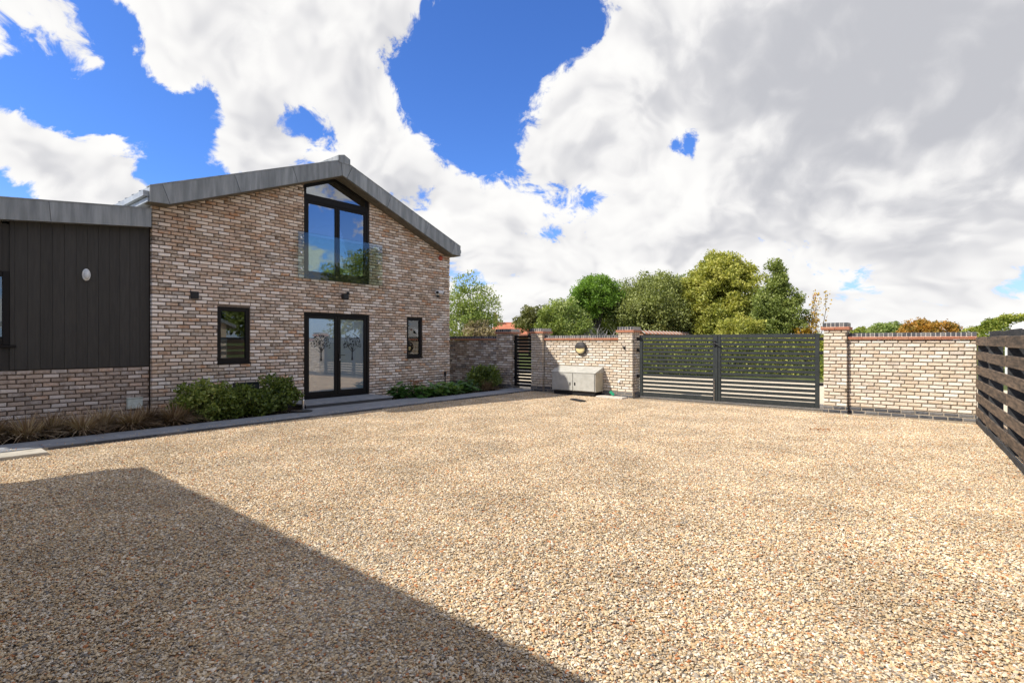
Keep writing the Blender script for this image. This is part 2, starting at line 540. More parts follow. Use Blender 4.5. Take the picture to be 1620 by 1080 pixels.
# stones of the gravel
m, T, p, _ = new_mat('stone')
at = T.add('ShaderNodeAttribute', attribute_name='tint'); oi = T.add('ShaderNodeObjectInfo')
rv = T.m('FRACT', T.m('ADD', at.outputs['Fac'], T.m('MULTIPLY', oi.outputs['Random'], 7.0)))
c = T.ramp(rv, STONES, 'CONSTANT')
g = T.add('ShaderNodeNewGeometry')
n = T.noise(g.outputs['Position'], 120, 3, .6).outputs[0]
big = T.noise(g.outputs['Position'], 1.1, 4, .6).outputs[0]
c = T.vm('SCALE', c, scale=T.smooth(n, .3, .7, .86, 1.18))
c = T.vm('SCALE', c, scale=T.smooth(big, .3, .7, .80, 1.10))
T.l.new(c, p.inputs['Base Color'])
p.inputs['Roughness'].default_value = .75; p.inputs['Specular IOR Level'].default_value = .3
M['stone'] = m
# bed of finer gravel under and beyond the loose stones
m, T, p, _ = new_mat('gravel_bed')
g = T.add('ShaderNodeNewGeometry')
vo = T.add('ShaderNodeTexVoronoi', {'Vector': g.outputs['Position']}); vo.inputs['Scale'].default_value = 55
sc = T.add('ShaderNodeSeparateColor', {0: vo.outputs['Color']})
c = T.ramp(sc.outputs[0], STONES, 'CONSTANT')
big = T.noise(g.outputs['Position'], .8, 5, .6).outputs[0]
c = T.vm('SCALE', c, scale=T.m('MULTIPLY', T.smooth(vo.outputs['Distance'], 0.0, .75, 1.05, .45), T.smooth(big, .3, .7, .88, 1.08)))
T.l.new(c, p.inputs['Base Color'])
p.inputs['Roughness'].default_value = .9
bump(T, p, T.m('SUBTRACT', 1.0, vo.outputs['Distance']), .9, .015)
M['gravel_bed'] = m
M['lane'] = mat_noise('lane', (.52, .44, .32), (.64, .55, .42), 9, .95, .1, 8, .3, .01)
M['grass'] = mat_noise('grass', (.06, .085, .025), (.13, .14, .05), 1.5, .95, .1, 8, .5, .05)

# ------------------------------------------------------------------ ground
gb = MB().prism_z([(-2500, -2500), (2500, -2500), (2500, 2500), (-2500, 2500)], -1.0, -.06)
o = gb.build('ground', M['grass']); o['kind'] = 'structure'
# the yard and the lane outside the gates
yb = MB()
NS = 24
pts = [W(-14, -.6), W(-14, 26), W(23, 26), W(23, -14)]
yb.prism_z([(p.x, p.y) for p in (W(-16, 1.5), W(-16, 30), W(10.1, 30), W(10.1, 1.5))], -.05, -.014)
o = yb.build('gravel_ground', M['gravel_bed']); o['kind'] = 'structure'
lb = MB().prism_z([(p.x, p.y) for p in (W(10.1, -9), W(10.1, 30), W(19.5, 30), W(19.5, -9))], -.055, -.02)
o = lb.build('lane', M['lane']); o['kind'] = 'structure'


def build_gravel():
    """loose stones: patches of scattered chips, made and laid by geometry nodes"""
    TS = 0.5
    vs = []; 
    t0, t1, n0, n1 = -5.0, 9.62, 2.05, 13.6
    mbv = []
    nt = int((t1 - t0) / TS); nn = int((n1 - n0) / TS)
    for i in range(nt + 1):
        for j in range(nn + 1):
            p = W(t0 + (i + .5) * TS, n0 + (j + .5) * TS)
            # only where the yard lies before the camera or just beside it
            if p.y < 0.6 or abs(p.x) > 1.15 * p.y + 1.6:
                continue
            if (t0 + (i + .5) * TS) > 9.4:
                continue
            tt = t0 + (i + .5) * TS; nq = n0 + (j + .5) * TS
            mbv.append((p.x, p.y, -.012 + .006 * math.sin(tt * 1.3 + .7 * math.sin(nq * .8)) + .004 * math.sin(nq * 2.1 + tt)))
    me = bpy.data.meshes.new('gravel'); me.from_pydata(mbv, [], []); me.materials.append(M['stone'])
    ob = link('gravel', me); ob['kind'] = 'stuff'
    tag(ob, 'loose golden and grey gravel stones covering the yard', 'gravel')
    tree = bpy.data.node_groups.new('lay_gravel', 'GeometryNodeTree')
    tree.interface.new_socket('Geometry', in_out='INPUT', socket_type='NodeSocketGeometry')
    tree.interface.new_socket('Geometry', in_out='OUTPUT', socket_type='NodeSocketGeometry')
    T = NT(tree)
    gi = T.add('NodeGroupInput'); go = T.add('NodeGroupOutput')
    shapes = T.add('GeometryNodeJoinGeometry')
    for k in range(6):
        ico = T.add('GeometryNodeMeshIcoSphere'); ico.inputs['Radius'].default_value = 1.0; ico.inputs['Subdivisions'].default_value = 2 if k in (0, 3) else 1
        pos = T.add('GeometryNodeInputPosition')
        nz = T.noise(T.vm('ADD', pos.outputs[0], (k * 9.3, k * 4.1, k * 6.7)), .9, 2, .6).outputs['Color']
        off = T.vm('SCALE', T.vm('SUBTRACT', nz, (.5, .5, .5)), scale=1.5)
        sp = T.add('GeometryNodeSetPosition', {'Geometry': ico.outputs[0], 'Offset': off})
        asp = [(1, .75, .38), (1, .62, .5), (1.1, .9, .33), (1.25, .55, .42), (.9, .85, .55), (1.15, .7, .28)][k]
        tr = T.add('GeometryNodeTransform', {'Geometry': sp.outputs[0]})
        tr.inputs['Scale'].default_value = asp
        g2i = T.add('GeometryNodeGeometryToInstance', {0: tr.outputs[0]})
        T.l.new(g2i.outputs[0], shapes.inputs[0])
    patches = T.add('GeometryNodeJoinGeometry')
    for k in range(7):
        gr = T.add('GeometryNodeMeshGrid')
        for nme, val in (('Size X', TS), ('Size Y', TS), ('Vertices X', 2), ('Vertices Y', 2)):
            gr.inputs[nme].default_value = val
        dp = T.add('GeometryNodeDistributePointsOnFaces', {'Mesh': gr.outputs[0]}, distribute_method='POISSON')
        dp.inputs['Distance Min'].default_value = .0066
        dp.inputs['Density Max'].default_value = 17000
        dp.inputs['Seed'].default_value = k * 11 + 3
        rr = T.add('FunctionNodeRandomValue', data_type='FLOAT_VECTOR')
        rr.inputs[0].default_value = (-.45, -.45, 0); rr.inputs[1].default_value = (.45, .45, 6.283); rr.inputs['Seed'].default_value = k
        rs = T.add('FunctionNodeRandomValue', data_type='FLOAT')
        rs.inputs[2].default_value = 0.0; rs.inputs[3].default_value = 1.0; rs.inputs['Seed'].default_value = k + 50
        size = T.m('ADD', .0054, T.m('MULTIPLY', T.m('POWER', rs.outputs[1], 3.2), .0090))
        ip = T.add('GeometryNodeInstanceOnPoints', {'Points': dp.outputs[0], 'Instance': shapes.outputs[0], 'Pick Instance': True,
                                                    'Rotation': rr.outputs[0], 'Scale': size})
        rz = T.add('FunctionNodeRandomValue', data_type='FLOAT'); rz.inputs[2].default_value = 0.0; rz.inputs[3].default_value = .012; rz.inputs['Seed'].default_value = k + 90
        zc = T.add('ShaderNodeCombineXYZ', {2: rz.outputs[1]})
        tri = T.add('GeometryNodeTranslateInstances', {0: ip.outputs[0], 'Translation': zc.outputs[0], 'Local Space': False})
        rt = T.add('FunctionNodeRandomValue', data_type='FLOAT'); rt.inputs[2].default_value = 0.0; rt.inputs[3].default_value = 1.0; rt.inputs['Seed'].default_value = k + 130
        st = T.add('GeometryNodeStoreNamedAttribute', {0: tri.outputs[0], 'Name': 'tint', 'Value': rt.outputs[1]}, data_type='FLOAT', domain='INSTANCE')
        re = T.add('GeometryNodeRealizeInstances', {0: st.outputs[0]})
        sm = T.add('GeometryNodeSetMaterial', {0: re.outputs[0], 'Material': M['stone']})
        g2i = T.add('GeometryNodeGeometryToInstance', {0: sm.outputs[0]})
        T.l.new(g2i.outputs[0], patches.inputs[0])
    ri = T.add('FunctionNodeRandomValue', data_type='INT'); ri.inputs[4].default_value = 0; ri.inputs[5].default_value = 3; ri.inputs['Seed'].default_value = 5
    ang = T.m('ADD', T.m('MULTIPLY', ri.outputs[2], math.pi / 2), ANG_T)
    rot = T.add('ShaderNodeCombineXYZ', {2: ang})
    rp = T.add('FunctionNodeRandomValue', data_type='INT'); rp.inputs[4].default_value = 0; rp.inputs[5].default_value = 6; rp.inputs['Seed'].default_value = 8
    ip = T.add('GeometryNodeInstanceOnPoints', {'Points': gi.outputs[0], 'Instance': patches.outputs[0], 'Pick Instance': True,
                                                'Instance Index': rp.outputs[2], 'Rotation': rot.outputs[0]})
    T.l.new(ip.outputs[0], go.inputs[0])
    md = ob.modifiers.new('lay', 'NODES'); md.node_group = tree


build_gravel()

# ------------------------------------------------------------------ brickwork
def brick_variant(depth=.10, L=.215, Hh=.065, jit=.0035):
    def rect(inset, y, j):
        return [(sx * (L / 2 - inset) + random.uniform(-j, j), y + random.uniform(-j, j) * .3, sz * (Hh / 2 - inset) + random.uniform(-j, j))
                for sx, sz in ((-1, -1), (1, -1), (1, 1), (-1, 1))]
    vs = rect(.007, 0.0, jit) + rect(.0, .007, jit) + rect(.0, depth, 0)
    fs = [(0, 1, 2, 3)]
    for a, b in ((0, 4), (4, 8)):
        for i in range(4):
            j = (i + 1) % 4
            fs.append((a + i, b + i, b + j, a + j))
    return np.array(vs), fs


VARS = [brick_variant() for _ in range(8)]
_brick_meshes = {}


def brick_mesh(kind, k, mat):
    key = (kind, k, mat.name)
    if key not in _brick_meshes:
        vs, fs = VARS[k]
        me = bpy.data.meshes.new('brick'); me.from_pydata([tuple(v) for v in vs], [], fs); me.materials.append(mat); me.update()
        _brick_meshes[key] = me
    return _brick_meshes[key]


def lay(parent, items, mat, name='brick', limit=300, joined='brickwork', key=None):
    """items: (x, y, z, length, height, rotz) in the parent's local frame, x/z the brick centre and y its front face"""
    if key:
        items = sorted(items, key=key)
    single, rest = items[:limit], items[limit:]
    for (x, y, z, L, h, rz) in single:
        o = bpy.data.objects.new(name, brick_mesh(name, random.randrange(8), mat))
        COL.objects.link(o); o.parent = parent
        o.location = (x, y, z); o.scale = (L / .215, 1, h / .065); o.rotation_euler = (0, 0, rz)
    if rest:
        V = []; F = []; c = 0
        for (x, y, z, L, h, rz) in rest:
            vs, fs = VARS[random.randrange(8)]
            a = vs * np.array([L / .215, 1, h / .065])
            if rz:
                cs, sn = math.cos(rz), math.sin(rz)
                a = np.stack([a[:, 0] * cs - a[:, 1] * sn, a[:, 0] * sn + a[:, 1] * cs, a[:, 2]], 1)
            V.append(a + np.array([x, y, z])); F.append(np.array(fs) + c); c += len(vs)
        me = mesh_np(joined, np.concatenate(V), np.concatenate(F).ravel(), 4, mat)
        o = link(joined, me, parent); o['kind'] = 'stuff'


def courses(x0, x1, z0, z1, openings=(), pitch=.225, course=.075, top=None, y=0.0, start=0):
    out = []
    k = start; z = z0
    while z + course * .6 < z1:
        zc = z + course / 2
        off = (pitch / 2 if k % 2 else 0) + random.choice((0, 0, 0, .02, -.03))
        spans = [(x0, x1)]
        for (a, b, c, d) in openings:
            if c - .02 < zc < d + .01:
                ns = []
                for s, e in spans:
                    if b <= s or a >= e:
                        ns.append((s, e)); continue
                    if a > s: ns.append((s, a))
                    if b < e: ns.append((b, e))
                spans = ns
        for s, e in spans:
            g = math.floor((s - x0 - off) / pitch) * pitch + x0 + off
            while g < e:
                a = max(g, s); b = min(g + pitch, e)
                if a - s < .055 and a > s: a = s
                if b - a > .035:
                    xc = (a + b) / 2
                    if top is None or zc - .03 < top(xc):
                        j = .004
                        out.append((xc + random.uniform(-.002, .002), y + random.uniform(-j, j), zc + random.uniform(-.002, .002), b - a - .019, .0565, 0))
                g += pitch
        k += 1; z += course
    return out


# ------------------------------------------------------------------ the gabled house
house = root('gabled_house', W(0, 0), ANG_T, 'two-storey gabled house of mottled whitewashed brick with grey zinc roof edge and black glazed doors', 'house')
TW = 8.10; APEX = 4.05; PITCH = .388


def zb(t):            # underside of the verge
    return max(5.70 - PITCH * abs(t - APEX), 4.21)


OPEN = [(3.20, 5.08, .0, 2.26), (3.20, 5.08, 3.06, 9.0), (1.22, 1.90, 1.07, 2.285), (6.38, 6.96, 1.07, 2.24)]
wall = MB()


def wall_piece(a, b, z0, z1):
    """z1 None: up to the roof"""
    if z1 is None:
        wall.prism_y([(a, z0), (b, z0), (b, zb(b) + .12), (a, zb(a) + .12)], .020, .25)
    else:
        wall.box(a, b, .020, .25, z0, z1)


wall_piece(.020, 1.22, -.05, None)
wall_piece(1.22, 1.90, -.05, 1.07); wall_piece(1.22, 1.90, 2.285, None)
wall_piece(1.90, 3.20, -.05, None)
wall_piece(3.20, 5.08, 2.26, 3.06)
wall_piece(3.20, 5.08, -.05, .10)
wall_piece(5.08, 6.38, -.05, None)
wall_piece(6.38, 6.96, -.05, 1.07); wall_piece(6.38, 6.96, 2.24, None)
wall_piece(6.96, 8.080, -.05, None)
wall_o = wall.build('wall', M['mortar_house'], house)
camL = Vector((-3.63, -12.0, 1.54))           # camera in the house frame, for choosing the bricks that show largest
lay(wall_o, courses(0, TW, .0, 5.9, OPEN, top=lambda x: zb(x) + .03), M['brick_house'], 'brick', 300, 'brickwork',
    key=lambda i: (Vector(i[:3]) - camL).length)
# return edge of the left corner
ret = []
for k in range(0, 57):
    if k % 2:
        continue
rest_walls = MB()
rest_walls.box(.014, .25, .25, 10, -.05, 4.3).box(7.85, 8.086, .25, 10, -.05, 4.3).box(.25, 7.85, 9.75, 10, -.05, 4.3)
rest_walls.build('side_walls', M['brick_ext'], house)
# rooms behind the glass
rooms = MB()
rooms.box(.26, 7.84, .30, 9.7, 2.70, 2.98).box(.26, 7.84, .30, 9.7, -.04, .08)
rooms.build('floors', M['room_floor'], house)
rooms = MB()
rooms.box(.26, 7.84, 5.2, 5.3, .08, 2.7).box(2.55, 2.65, .3, 5.2, .08, 2.7).box(5.75, 5.85, .3, 5.2, .08, 2.7)
rooms.box(2.6, 2.7, .3, 5.2, 2.98, 5.3).box(5.6, 5.7, .3, 5.2, 2.98, 5.3).box(2.7, 5.6, 5.2, 5.3, 2.98, 5.6)
rooms.build('partition_walls', M['room'], house)
# roof
OV = .30
EL, ER = -.12, TW + .12
slab = MB()
RT = .36
prof = [(EL, 4.21), (.21, 4.21), (APEX, 5.70), (TW - .21, 4.21), (ER, 4.21), (ER, 4.49), (APEX, 5.70 + RT), (EL, 4.49)]
slab.prism_y(prof, -OV, 10.3)
roof = slab.build('roof', M['zinc_roof'], house)
sof = MB()
for a, b in ((EL, .21), (.21, APEX), (APEX, TW - .21), (TW - .21, ER)):
    za = 4.21 if a in (EL,) or a == TW - .21 else zb(a); zbv = 4.21 if b in (.21, ER) else zb(b)
    if a == TW - .21: za = 4.21
    if b == TW - .21: zbv = 4.21
    sof.prism_y([(a, za - .022), (b, zbv - .022), (b, zbv - .003), (a, za - .003)], -OV + .002, .0)
sof.build('soffit', M['soffit'], roof)
for s in (-1, 1):      # standing seams
    for k in range(23):
        y = -.05 + k * .44
        a, b = (EL + .02, APEX - .1) if s < 0 else (APEX + .1, ER - .02)
        zz = lambda t: 4.49 + (5.70 + RT - 4.49) * (1 - abs(t - APEX) / (APEX - EL))
        MB().add([(a, y - .012, zz(a)), (a, y + .012, zz(a)), (b, y + .012, zz(b)), (b, y - .012, zz(b)),
                  (a, y - .012, zz(a) + .035), (a, y + .012, zz(a) + .035), (b, y + .012, zz(b) + .035), (b, y - .012, zz(b) + .035)],
                 [(4, 7, 6, 5), (0, 4, 5, 1), (3, 2, 6, 7), (0, 3, 7, 4), (1, 5, 6, 2)]).build('standing_seam', M['zinc_roof'], roof)
# verge fascia panels
FY0, FY1 = -OV - .035, -OV - .002
def ztop(t):
    return 4.49 + (5.70 + RT + .02 - 4.49) * (1 - abs(t - APEX) / (APEX - EL))
def zbot(t):
    return max(5.70 - PITCH * abs(t - APEX), 4.19)
def fpanel(tt0, tt1, tb0, tb1):
    g = .004
    poly = [(tb0 + g, zbot(tb0 + g)), (tb1 - g, zbot(tb1 - g)), (tt1 - g, ztop(tt1 - g)), (tt0 + g, ztop(tt0 + g))]
    MB().prism_y(poly, FY0, FY1).build('fascia_panel', M['zinc'], roof)
# seams lean at right angles to the slope
lean = .13
seams_top = [EL - .01, .08, 1.42, 2.72, APEX - .06]
seams_bot = [EL - .01, .08 + lean, 1.42 + lean, 2.72 + lean, APEX - .02]
for i in range(4):
    fpanel(seams_top[i], seams_top[i + 1], seams_bot[i], seams_bot[i + 1])
MB().prism_y([(APEX - .016, 5.70 - .006), (APEX + .11, zbot(APEX + .11)), (APEX + .26, ztop(APEX + .26)), (APEX - .056, ztop(APEX - .056) - .002)], FY0 - .004, FY1).build('fascia_panel', M['zinc'], roof)
seams_top = [APEX + .268, 5.55, 6.9, TW - .12, ER + .01]
seams_bot = [APEX + .118, 5.55 - lean, 6.9 - lean, TW - .12 - lean, ER + .01]
for i in range(4):
    fpanel(seams_top[i], seams_top[i + 1], seams_bot[i], seams_bot[i + 1])
# drip edge on top of the verge and the ridge cap
for a, b in ((EL - .01, APEX), (APEX, ER + .01)):
    MB().prism_y([(a, ztop(a) + .001), (b, ztop(b) + .001), (b, ztop(b) + .022), (a, ztop(a) + .022)], FY0 - .006, -OV + .15).build('drip_edge', M['zinc'], roof)
MB().prism_y([(APEX - .14, 6.00), (APEX + .20, 6.00), (APEX + .20, 6.14), (APEX + .03, 6.22), (APEX - .14, 6.17)], FY0 - .012, 10.3).build('ridge_cap', M['zinc'], roof)
# eaves: gutter boxes on both long sides
for s, e in ((-1, EL), (1, ER)):
    a, b = (e - .10, e - .002) if s < 0 else (e + .002, e + .10)
    MB().box(a, b, -OV + .03, 10.3, 4.30, 4.40).build('gutter', M['zinc_roof'], roof)
    MB().box(min(e, e + s * .03) - (0 if s > 0 else 0), max(e, e + s * .03), -OV + .02, 10.3, 4.20, 4.285).build('eaves_trim', M['zinc_roof'], roof)


def rect_frame(parent, name, x0, x1, z0, z1, w, y0, y1, mat, wb=None, wt=None):
    wb = wb or w; wt = wt or w
    f = MB()
    f.bbox(x0, x0 + w, y0, y1, z0, z1, .005).bbox(x1 - w, x1, y0, y1, z0, z1, .005)
    f.bbox(x0 + w, x1 - w, y0 + .001, y1 - .001, z0, z0 + wb, .005).bbox(x0 + w, x1 - w, y0 + .001, y1 - .001, z1 - wt, z1, .005)
    return f.build(name, mat, parent)


# small windows
for (a, b, c, d) in ((1.22, 1.90, 1.07, 2.285), (6.38, 6.96, 1.07, 2.24)):
    w = rect_frame(house, 'window', a + .004, b - .004, c + .004, d - .004, .075, .035, .11, M['frame'], .10, .085)
    MB().box(a + .079, b - .079, .070, .078, c + .104, d - .089).build('pane', M['glass'], w)
    MB().bbox(a - .01, b + .01, -.03, .03, c - .018, c + .012, .004).build('sill', M['frame'], w)
    MB().box(a + .18, a + .40, .5, .52, c - .3, c + .55).build('blind', M['curtain'], w)
# front door: two frosted leaves
door = rect_frame(house, 'door_frame', 3.205, 5.075, .13, 2.255, .055, .03, .13, M['frame'], .05, .06)
MB().bbox(3.205, 5.075, -.02, .15, .10, .129, .004).build('threshold', M['frame'], door)
for i, (a, b) in enumerate(((3.264, 4.136), (4.144, 5.016))):
    lf = rect_frame(house, 'door_leaf', a, b, .184, 2.192, .085, .042, .10, M['frame'], .11, .085)
    MB().box(a + .087, b - .087, .066, .076, .296, 2.105).build('pane', M['frosted'], lf)
    # tree etched clear into the frosted glass
    mo = MB(); cx = a + .44 + (.0 if i else -.02); cz0 = 1.05; y = .0645
    rnd = random.Random(3 + i)
    def flat(poly):
        mo.add([(px, y, pz) for px, pz in poly], [tuple(range(len(poly)))])
    flat([(cx - .034, cz0), (cx + .034, cz0), (cx + .018, cz0 + .10), (cx + .016, cz0 + .30), (cx - .016, cz0 + .30), (cx - .018, cz0 + .10)])
    ends = []
    for k in range(11):
        an = math.radians(20 + k * 14); L = rnd.uniform(.18, .34)
        sx, sz = cx, cz0 + .2 + .1 * rnd.random()
        ex, ez = sx + math.cos(an) * L, sz + .08 + math.sin(an) * L
        nx, nz = -math.sin(an) * .007, math.cos(an) * .007
        flat([(sx - nx, sz - nz), (ex, ez), (sx + nx, sz + nz)][::-1])
    for k in range(150):
        an = rnd.uniform(-.35, math.pi + .35); r = math.sqrt(rnd.random())
        lx = cx + math.cos(an) * r * .27; lz = cz0 + .40 + math.sin(an) * r * .27
        if lz < cz0 + .17: continue
        q = rnd.uniform(0, 6.28); l = rnd.uniform(.016, .028); w_ = l * .45
        dx, dz = math.cos(q), math.sin(q)
        flat([(lx - dx * l, lz - dz * l), (lx + dz * w_, lz - dx * w_), (lx + dx * l, lz + dz * l), (lx - dz * w_, lz + dx * w_)])
    mo.build('tree_motif', M['etched'], lf)
    if i == 1:
        hd = MB().bbox(a + .03, a + .06, .022, .042, 1.02, 1.24, .004)
        hd.tube([(a + .045, .03, 1.19), (a + .045, -.03, 1.19), (a + .16, -.03, 1.19)], [.009] * 3, 8)
        hd.build('handle', M['black_metal'], lf)
        MB().lathe_y(a + .045, 1.07, [(.014, .022), (.014, .012), (.006, .010)], 12).build('lock_cylinder', M['steel'], lf)
# upper window up into the gable
uw = MB()
a, b, z0 = 3.206, 5.074, 3.064
fw = .065
za, zm = zb(a) - .026, zb(APEX) - .026
uw.bbox(a, a + fw, .03, .13, z0, za - .01, .004).bbox(b - fw, b, .03, .13, z0, za - .01, .004)
uw.bbox(a + fw, b - fw, .031, .129, z0, z0 + .11, .004)
uw.bbox(a + fw, b - fw, .031, .129, 4.985, 5.145, .004)
uw.prism_y([(a, za - .075), (APEX, zm - .075), (APEX, zm), (a, za)], .030, .131)
uw.prism_y([(APEX, zm - .075), (b, za - .075), (b, za), (APEX, zm)], .030, .131)
upper = uw.build('window', M['frame'], house)
MB().prism_y([(a + fw + .002, 5.147), (b - fw - .002, 5.147), (b - fw - .002, za - .06), (APEX, zm - .078), (a + fw + .002, za - .06)], .076, .084).build('pane', M['glass_upper'], upper)
for (p, q) in ((a + fw + .002, 4.135), (4.141, b - fw - .002)):
    cs = rect_frame(upper, 'casement', p, q, z0 + .112, 4.983, .062, .040, .11, M['frame'], .09, .06)
for (p, q) in ((a + fw + .064, 4.072), (4.203, b - fw - .064)):
    MB().box(p, q, .070, .078, z0 + .204, 4.921).build('pane', M['glass_upper'], upper)
# curtain hanging inside the upper window
cu = MB(); nseg = 60
vs = []
for i in range(nseg + 1):
    x = 4.66 + .34 * i / nseg; y = .24 + .025 * math.sin(i * 1.25) + .01 * math.sin(i * .41)
    vs += [(x, y, 3.0), (x, y, 5.0)]
cu.add(vs, [(2 * i, 2 * i + 2, 2 * i + 3, 2 * i + 1) for i in range(nseg)])
cur = cu.build('curtain', M['curtain'], None)
cur.location = W(0, 0); cur.rotation_euler = (0, 0, ANG_T)
tag(cur, 'white curtain hanging behind the right pane of the upper gable window', 'curtain')
# glass balustrade across the upper window
bal = root('glass_balustrade', W(0, 0), ANG_T, 'clear frameless glass balustrade across the upper gable window', 'balustrade')
MB().bbox(2.98, 5.42, -.118, -.100, 3.05, 4.165, .003).build('glass_panel', M['glass_bal'], bal)
for x in (3.05, 5.29):
    for z in (3.28, 3.66, 4.02):
        MB().lathe_y(x, z, [(.022, .0), (.022, -.098), (.024, -.120), (.024, -.130), (.016, -.133)], 14).build('stud', M['steel'], bal)

# fittings on the gable front
v = root('wall_vent', W(.765, 0, 2.42), ANG_T, 'small square black vent on the brick left of the small window', 'vent')
f = MB().bbox(-.075, .075, -.03, .02, 0, .15, .004).build('cover', M['black_metal'], v)
for k in range(4):
    MB().box(-.065, .065, -.037, -.031, .02 + k * .032, .036 + k * .032).build('louvre', M['black_metal'], v)
v = root('floodlight', W(4.27, 0, 2.62), ANG_T, 'small black floodlight above the front doors', 'light')
MB().bbox(-.05, .05, -.02, .015, .02, .14, .004).build('back_plate', M['black_metal'], v)
MB().tube([(0, -.02, .08), (0, -.07, .1), (.02, -.11, .12)], [.014, .014, .012], 8).build('arm', M['black_metal'], v)
MB().bbox(-.085, .065, -.17, -.07, .0, .13, .012).build('lamp_head', M['black_metal'], v)
MB().bbox(.03, .10, -.15, -.09, .13, .20, .012).build('sensor', M['black_metal'], v)
v = root('security_camera', W(7.55, 0, 2.95), ANG_T, 'white twin-head security camera near the right corner of the gable', 'camera')
MB().bbox(-.06, .06, -.02, .015, .0, .12, .008).build('bracket', M['white_plastic'], v)
for s in (-1, 1):
    h = MB().tube([(s * .03, -.03, .10), (s * .13, -.15, .07)], [.052, .058], 12).build('camera_head', M['white_plastic'], v)
    MB().tube([(s * .131, -.151, .0695), (s * .140, -.162, .067)], [.046, .04], 12).build('lens', M['black_metal'], h)
MB().bbox(-.05, .05, -.06, -.02, -.07, .0, .01).build('sensor', M['black_metal'], v)
v = root('red_disc', W(7.68, 0, 4.04), ANG_T, 'small red disc with a thin arm under the right eave', 'fitting')  # red spot on the brick, taken for bare brick, built as a disc
MB().lathe_y(0, .06, [(.075, .0), (.075, -.03), (.05, -.055), (.02, -.06)], 18).build('dome', M['red'], v)
MB().tube([(.06, -.02, .09), (.2, -.03, .08), (.30, -.03, .055)], [.012, .012, .01], 8).build('arm', M['red_tile'], v)
v = root('utility_box', W(1.79, 0, .40), ANG_T, 'dark grey box on the gable wall behind the green shrubs', 'box')
MB().bbox(-.26, .26, -.14, .01, 0, .22, .012).build('cover', M['gate_grey'], v)
MB().bbox(-.27, .27, -.15, .0, .222, .24, .005).build('lid', M['gate_grey'], v)

# ------------------------------------------------------------------ clad extension on the left
ext = root('clad_extension', W(0, -.1), ANG_T, 'low house wing with dark vertical board cladding on a brick base and zinc roof edge', 'extension')
XL = -5.2
bw = MB().box(XL, -.004, .020, .30, -.05, 1.05)
bw = bw.build('base_wall', M['mortar_house'], ext)
lay(bw, courses(XL, -.004, .0, 1.05, ()), M['brick_ext'], 'brick', 300, 'brickwork', key=lambda i: -i[0])
back = MB()
for (x0, x1, z0, z1) in ((XL, -3.2, 1.05, 3.5), (-3.2, -2.02, 1.05, 1.48), (-3.2, -2.02, 2.70, 3.5), (-2.02, -.005, 1.05, 3.55)):
    back.box(x0, x1, .03, .28, z0, z1)
back.box(XL, -.3, 3.5, 3.6, -.05, 3.5).box(XL, XL + .1, .3, 3.5, -.05, 3.4).box(XL, -.1, .3, 3.5, -.04, .05)
back.build('wall_backing', M['cladding'], ext)
k = 0
x = -.006
while x > XL:
    a = max(x - .1605, XL)
    segs = [(1.062, 3.52)]
    if a < -2.02 and x > -3.2:
        aa = a
        if x <= -2.02 + .01:
            segs = [(1.062, 1.475), (2.705, 3.52)]
        else:
            segs = [(1.062, 3.52)]; a = max(a, -2.015)
    for (z0, z1) in segs:
        top = z1 if z1 < 3 else 3.79 + .107 * x + .02
        MB().bbox(a, x, -.002 - .003 * (k % 3 == 1), .028, z0 + random.uniform(-.002, .002), top, .0025).build('cladding_board', M['cladding'], ext)
    x -= .1625; k += 1
# extension roof with zinc fascia
er = MB()
zl = 3.76 + .107 * XL
er.prism_y([(XL, zl + .01), (-.03, 3.765), (-.03, 4.085), (XL, zl + .33)], -.16, 4.0)
ext_roof = er.build('roof', M['zinc_roof'], ext)
fx = [-.028, -1.52, -3.0, XL]
for i in range(3):
    b, a = fx[i] - .003, fx[i + 1] + .003
    zf = lambda x: 3.76 + .107 * x
    MB().prism_y([(a, zf(a)), (b, zf(b)), (b - (.03 if i else 0), zf(b) + .35), (a - .03, zf(a) + .35)], -.195, -.163).build('fascia_panel', M['zinc'], ext_roof)
MB().prism_y([(XL, zl + .351), (-.028, 3.757 + .351), (-.028, 3.757 + .37), (XL, zl + .37)], -.205, -.05).build('drip_edge', M['zinc'], ext_roof)
# window of the extension
w = rect_frame(ext, 'window', -3.2, -2.02, 1.484, 2.70, .085, -.006, .08, M['frame'])
MB().box(-3.115, -2.105, .03, .038, 1.569, 2.615).build('pane', M['glass'], w)
MB().bbox(-3.24, -1.94, -.03, .0, 1.44, 1.482, .004).build('sill', M['frame'], w)
vs = []; cu = MB()
for i in range(41):
    xx = -2.6 + .48 * i / 40; y = .16 + .022 * math.sin(i * 1.3)
    vs += [(xx, y, 1.5), (xx, y, 2.7)]
cu.add(vs, [(2 * i, 2 * i + 2, 2 * i + 3, 2 * i + 1) for i in range(40)])
cu = cu.build('curtain', M['curtain']); cu.location = W(0, -.1); cu.rotation_euler = (0, 0, ANG_T)
tag(cu, 'white curtain behind the window in the dark board cladding', 'curtain')
# bulkhead light on the cladding
v = root('bulkhead_light', W(-1.0, -.098, 2.75), ANG_T, 'white oval bulkhead light on the dark board cladding', 'light')
MB().lathe_y(0, 0, [(.075, .0), (.075, -.03), (.068, -.04)], 24, .80, 1.45).build('base', M['white_plastic'], v, True)
MB().lathe_y(0, 0, [(.056, -.0405), (.052, -.07), (.035, -.085), (.012, -.09)], 20, .78, 1.5).build('diffuser', M['lens'], v, True)
v = root('meter_cover', W(-.26, -.1, .25), ANG_T, 'small pale green meter cover low on the brick base', 'meter box')
MB().bbox(-.125, .125, -.07, .02, 0, .2, .01).build('cover', M['sage'], v)
MB().bbox(-.13, .13, -.082, -.0, .202, .212, .003).build('lid', M['sage'], v)

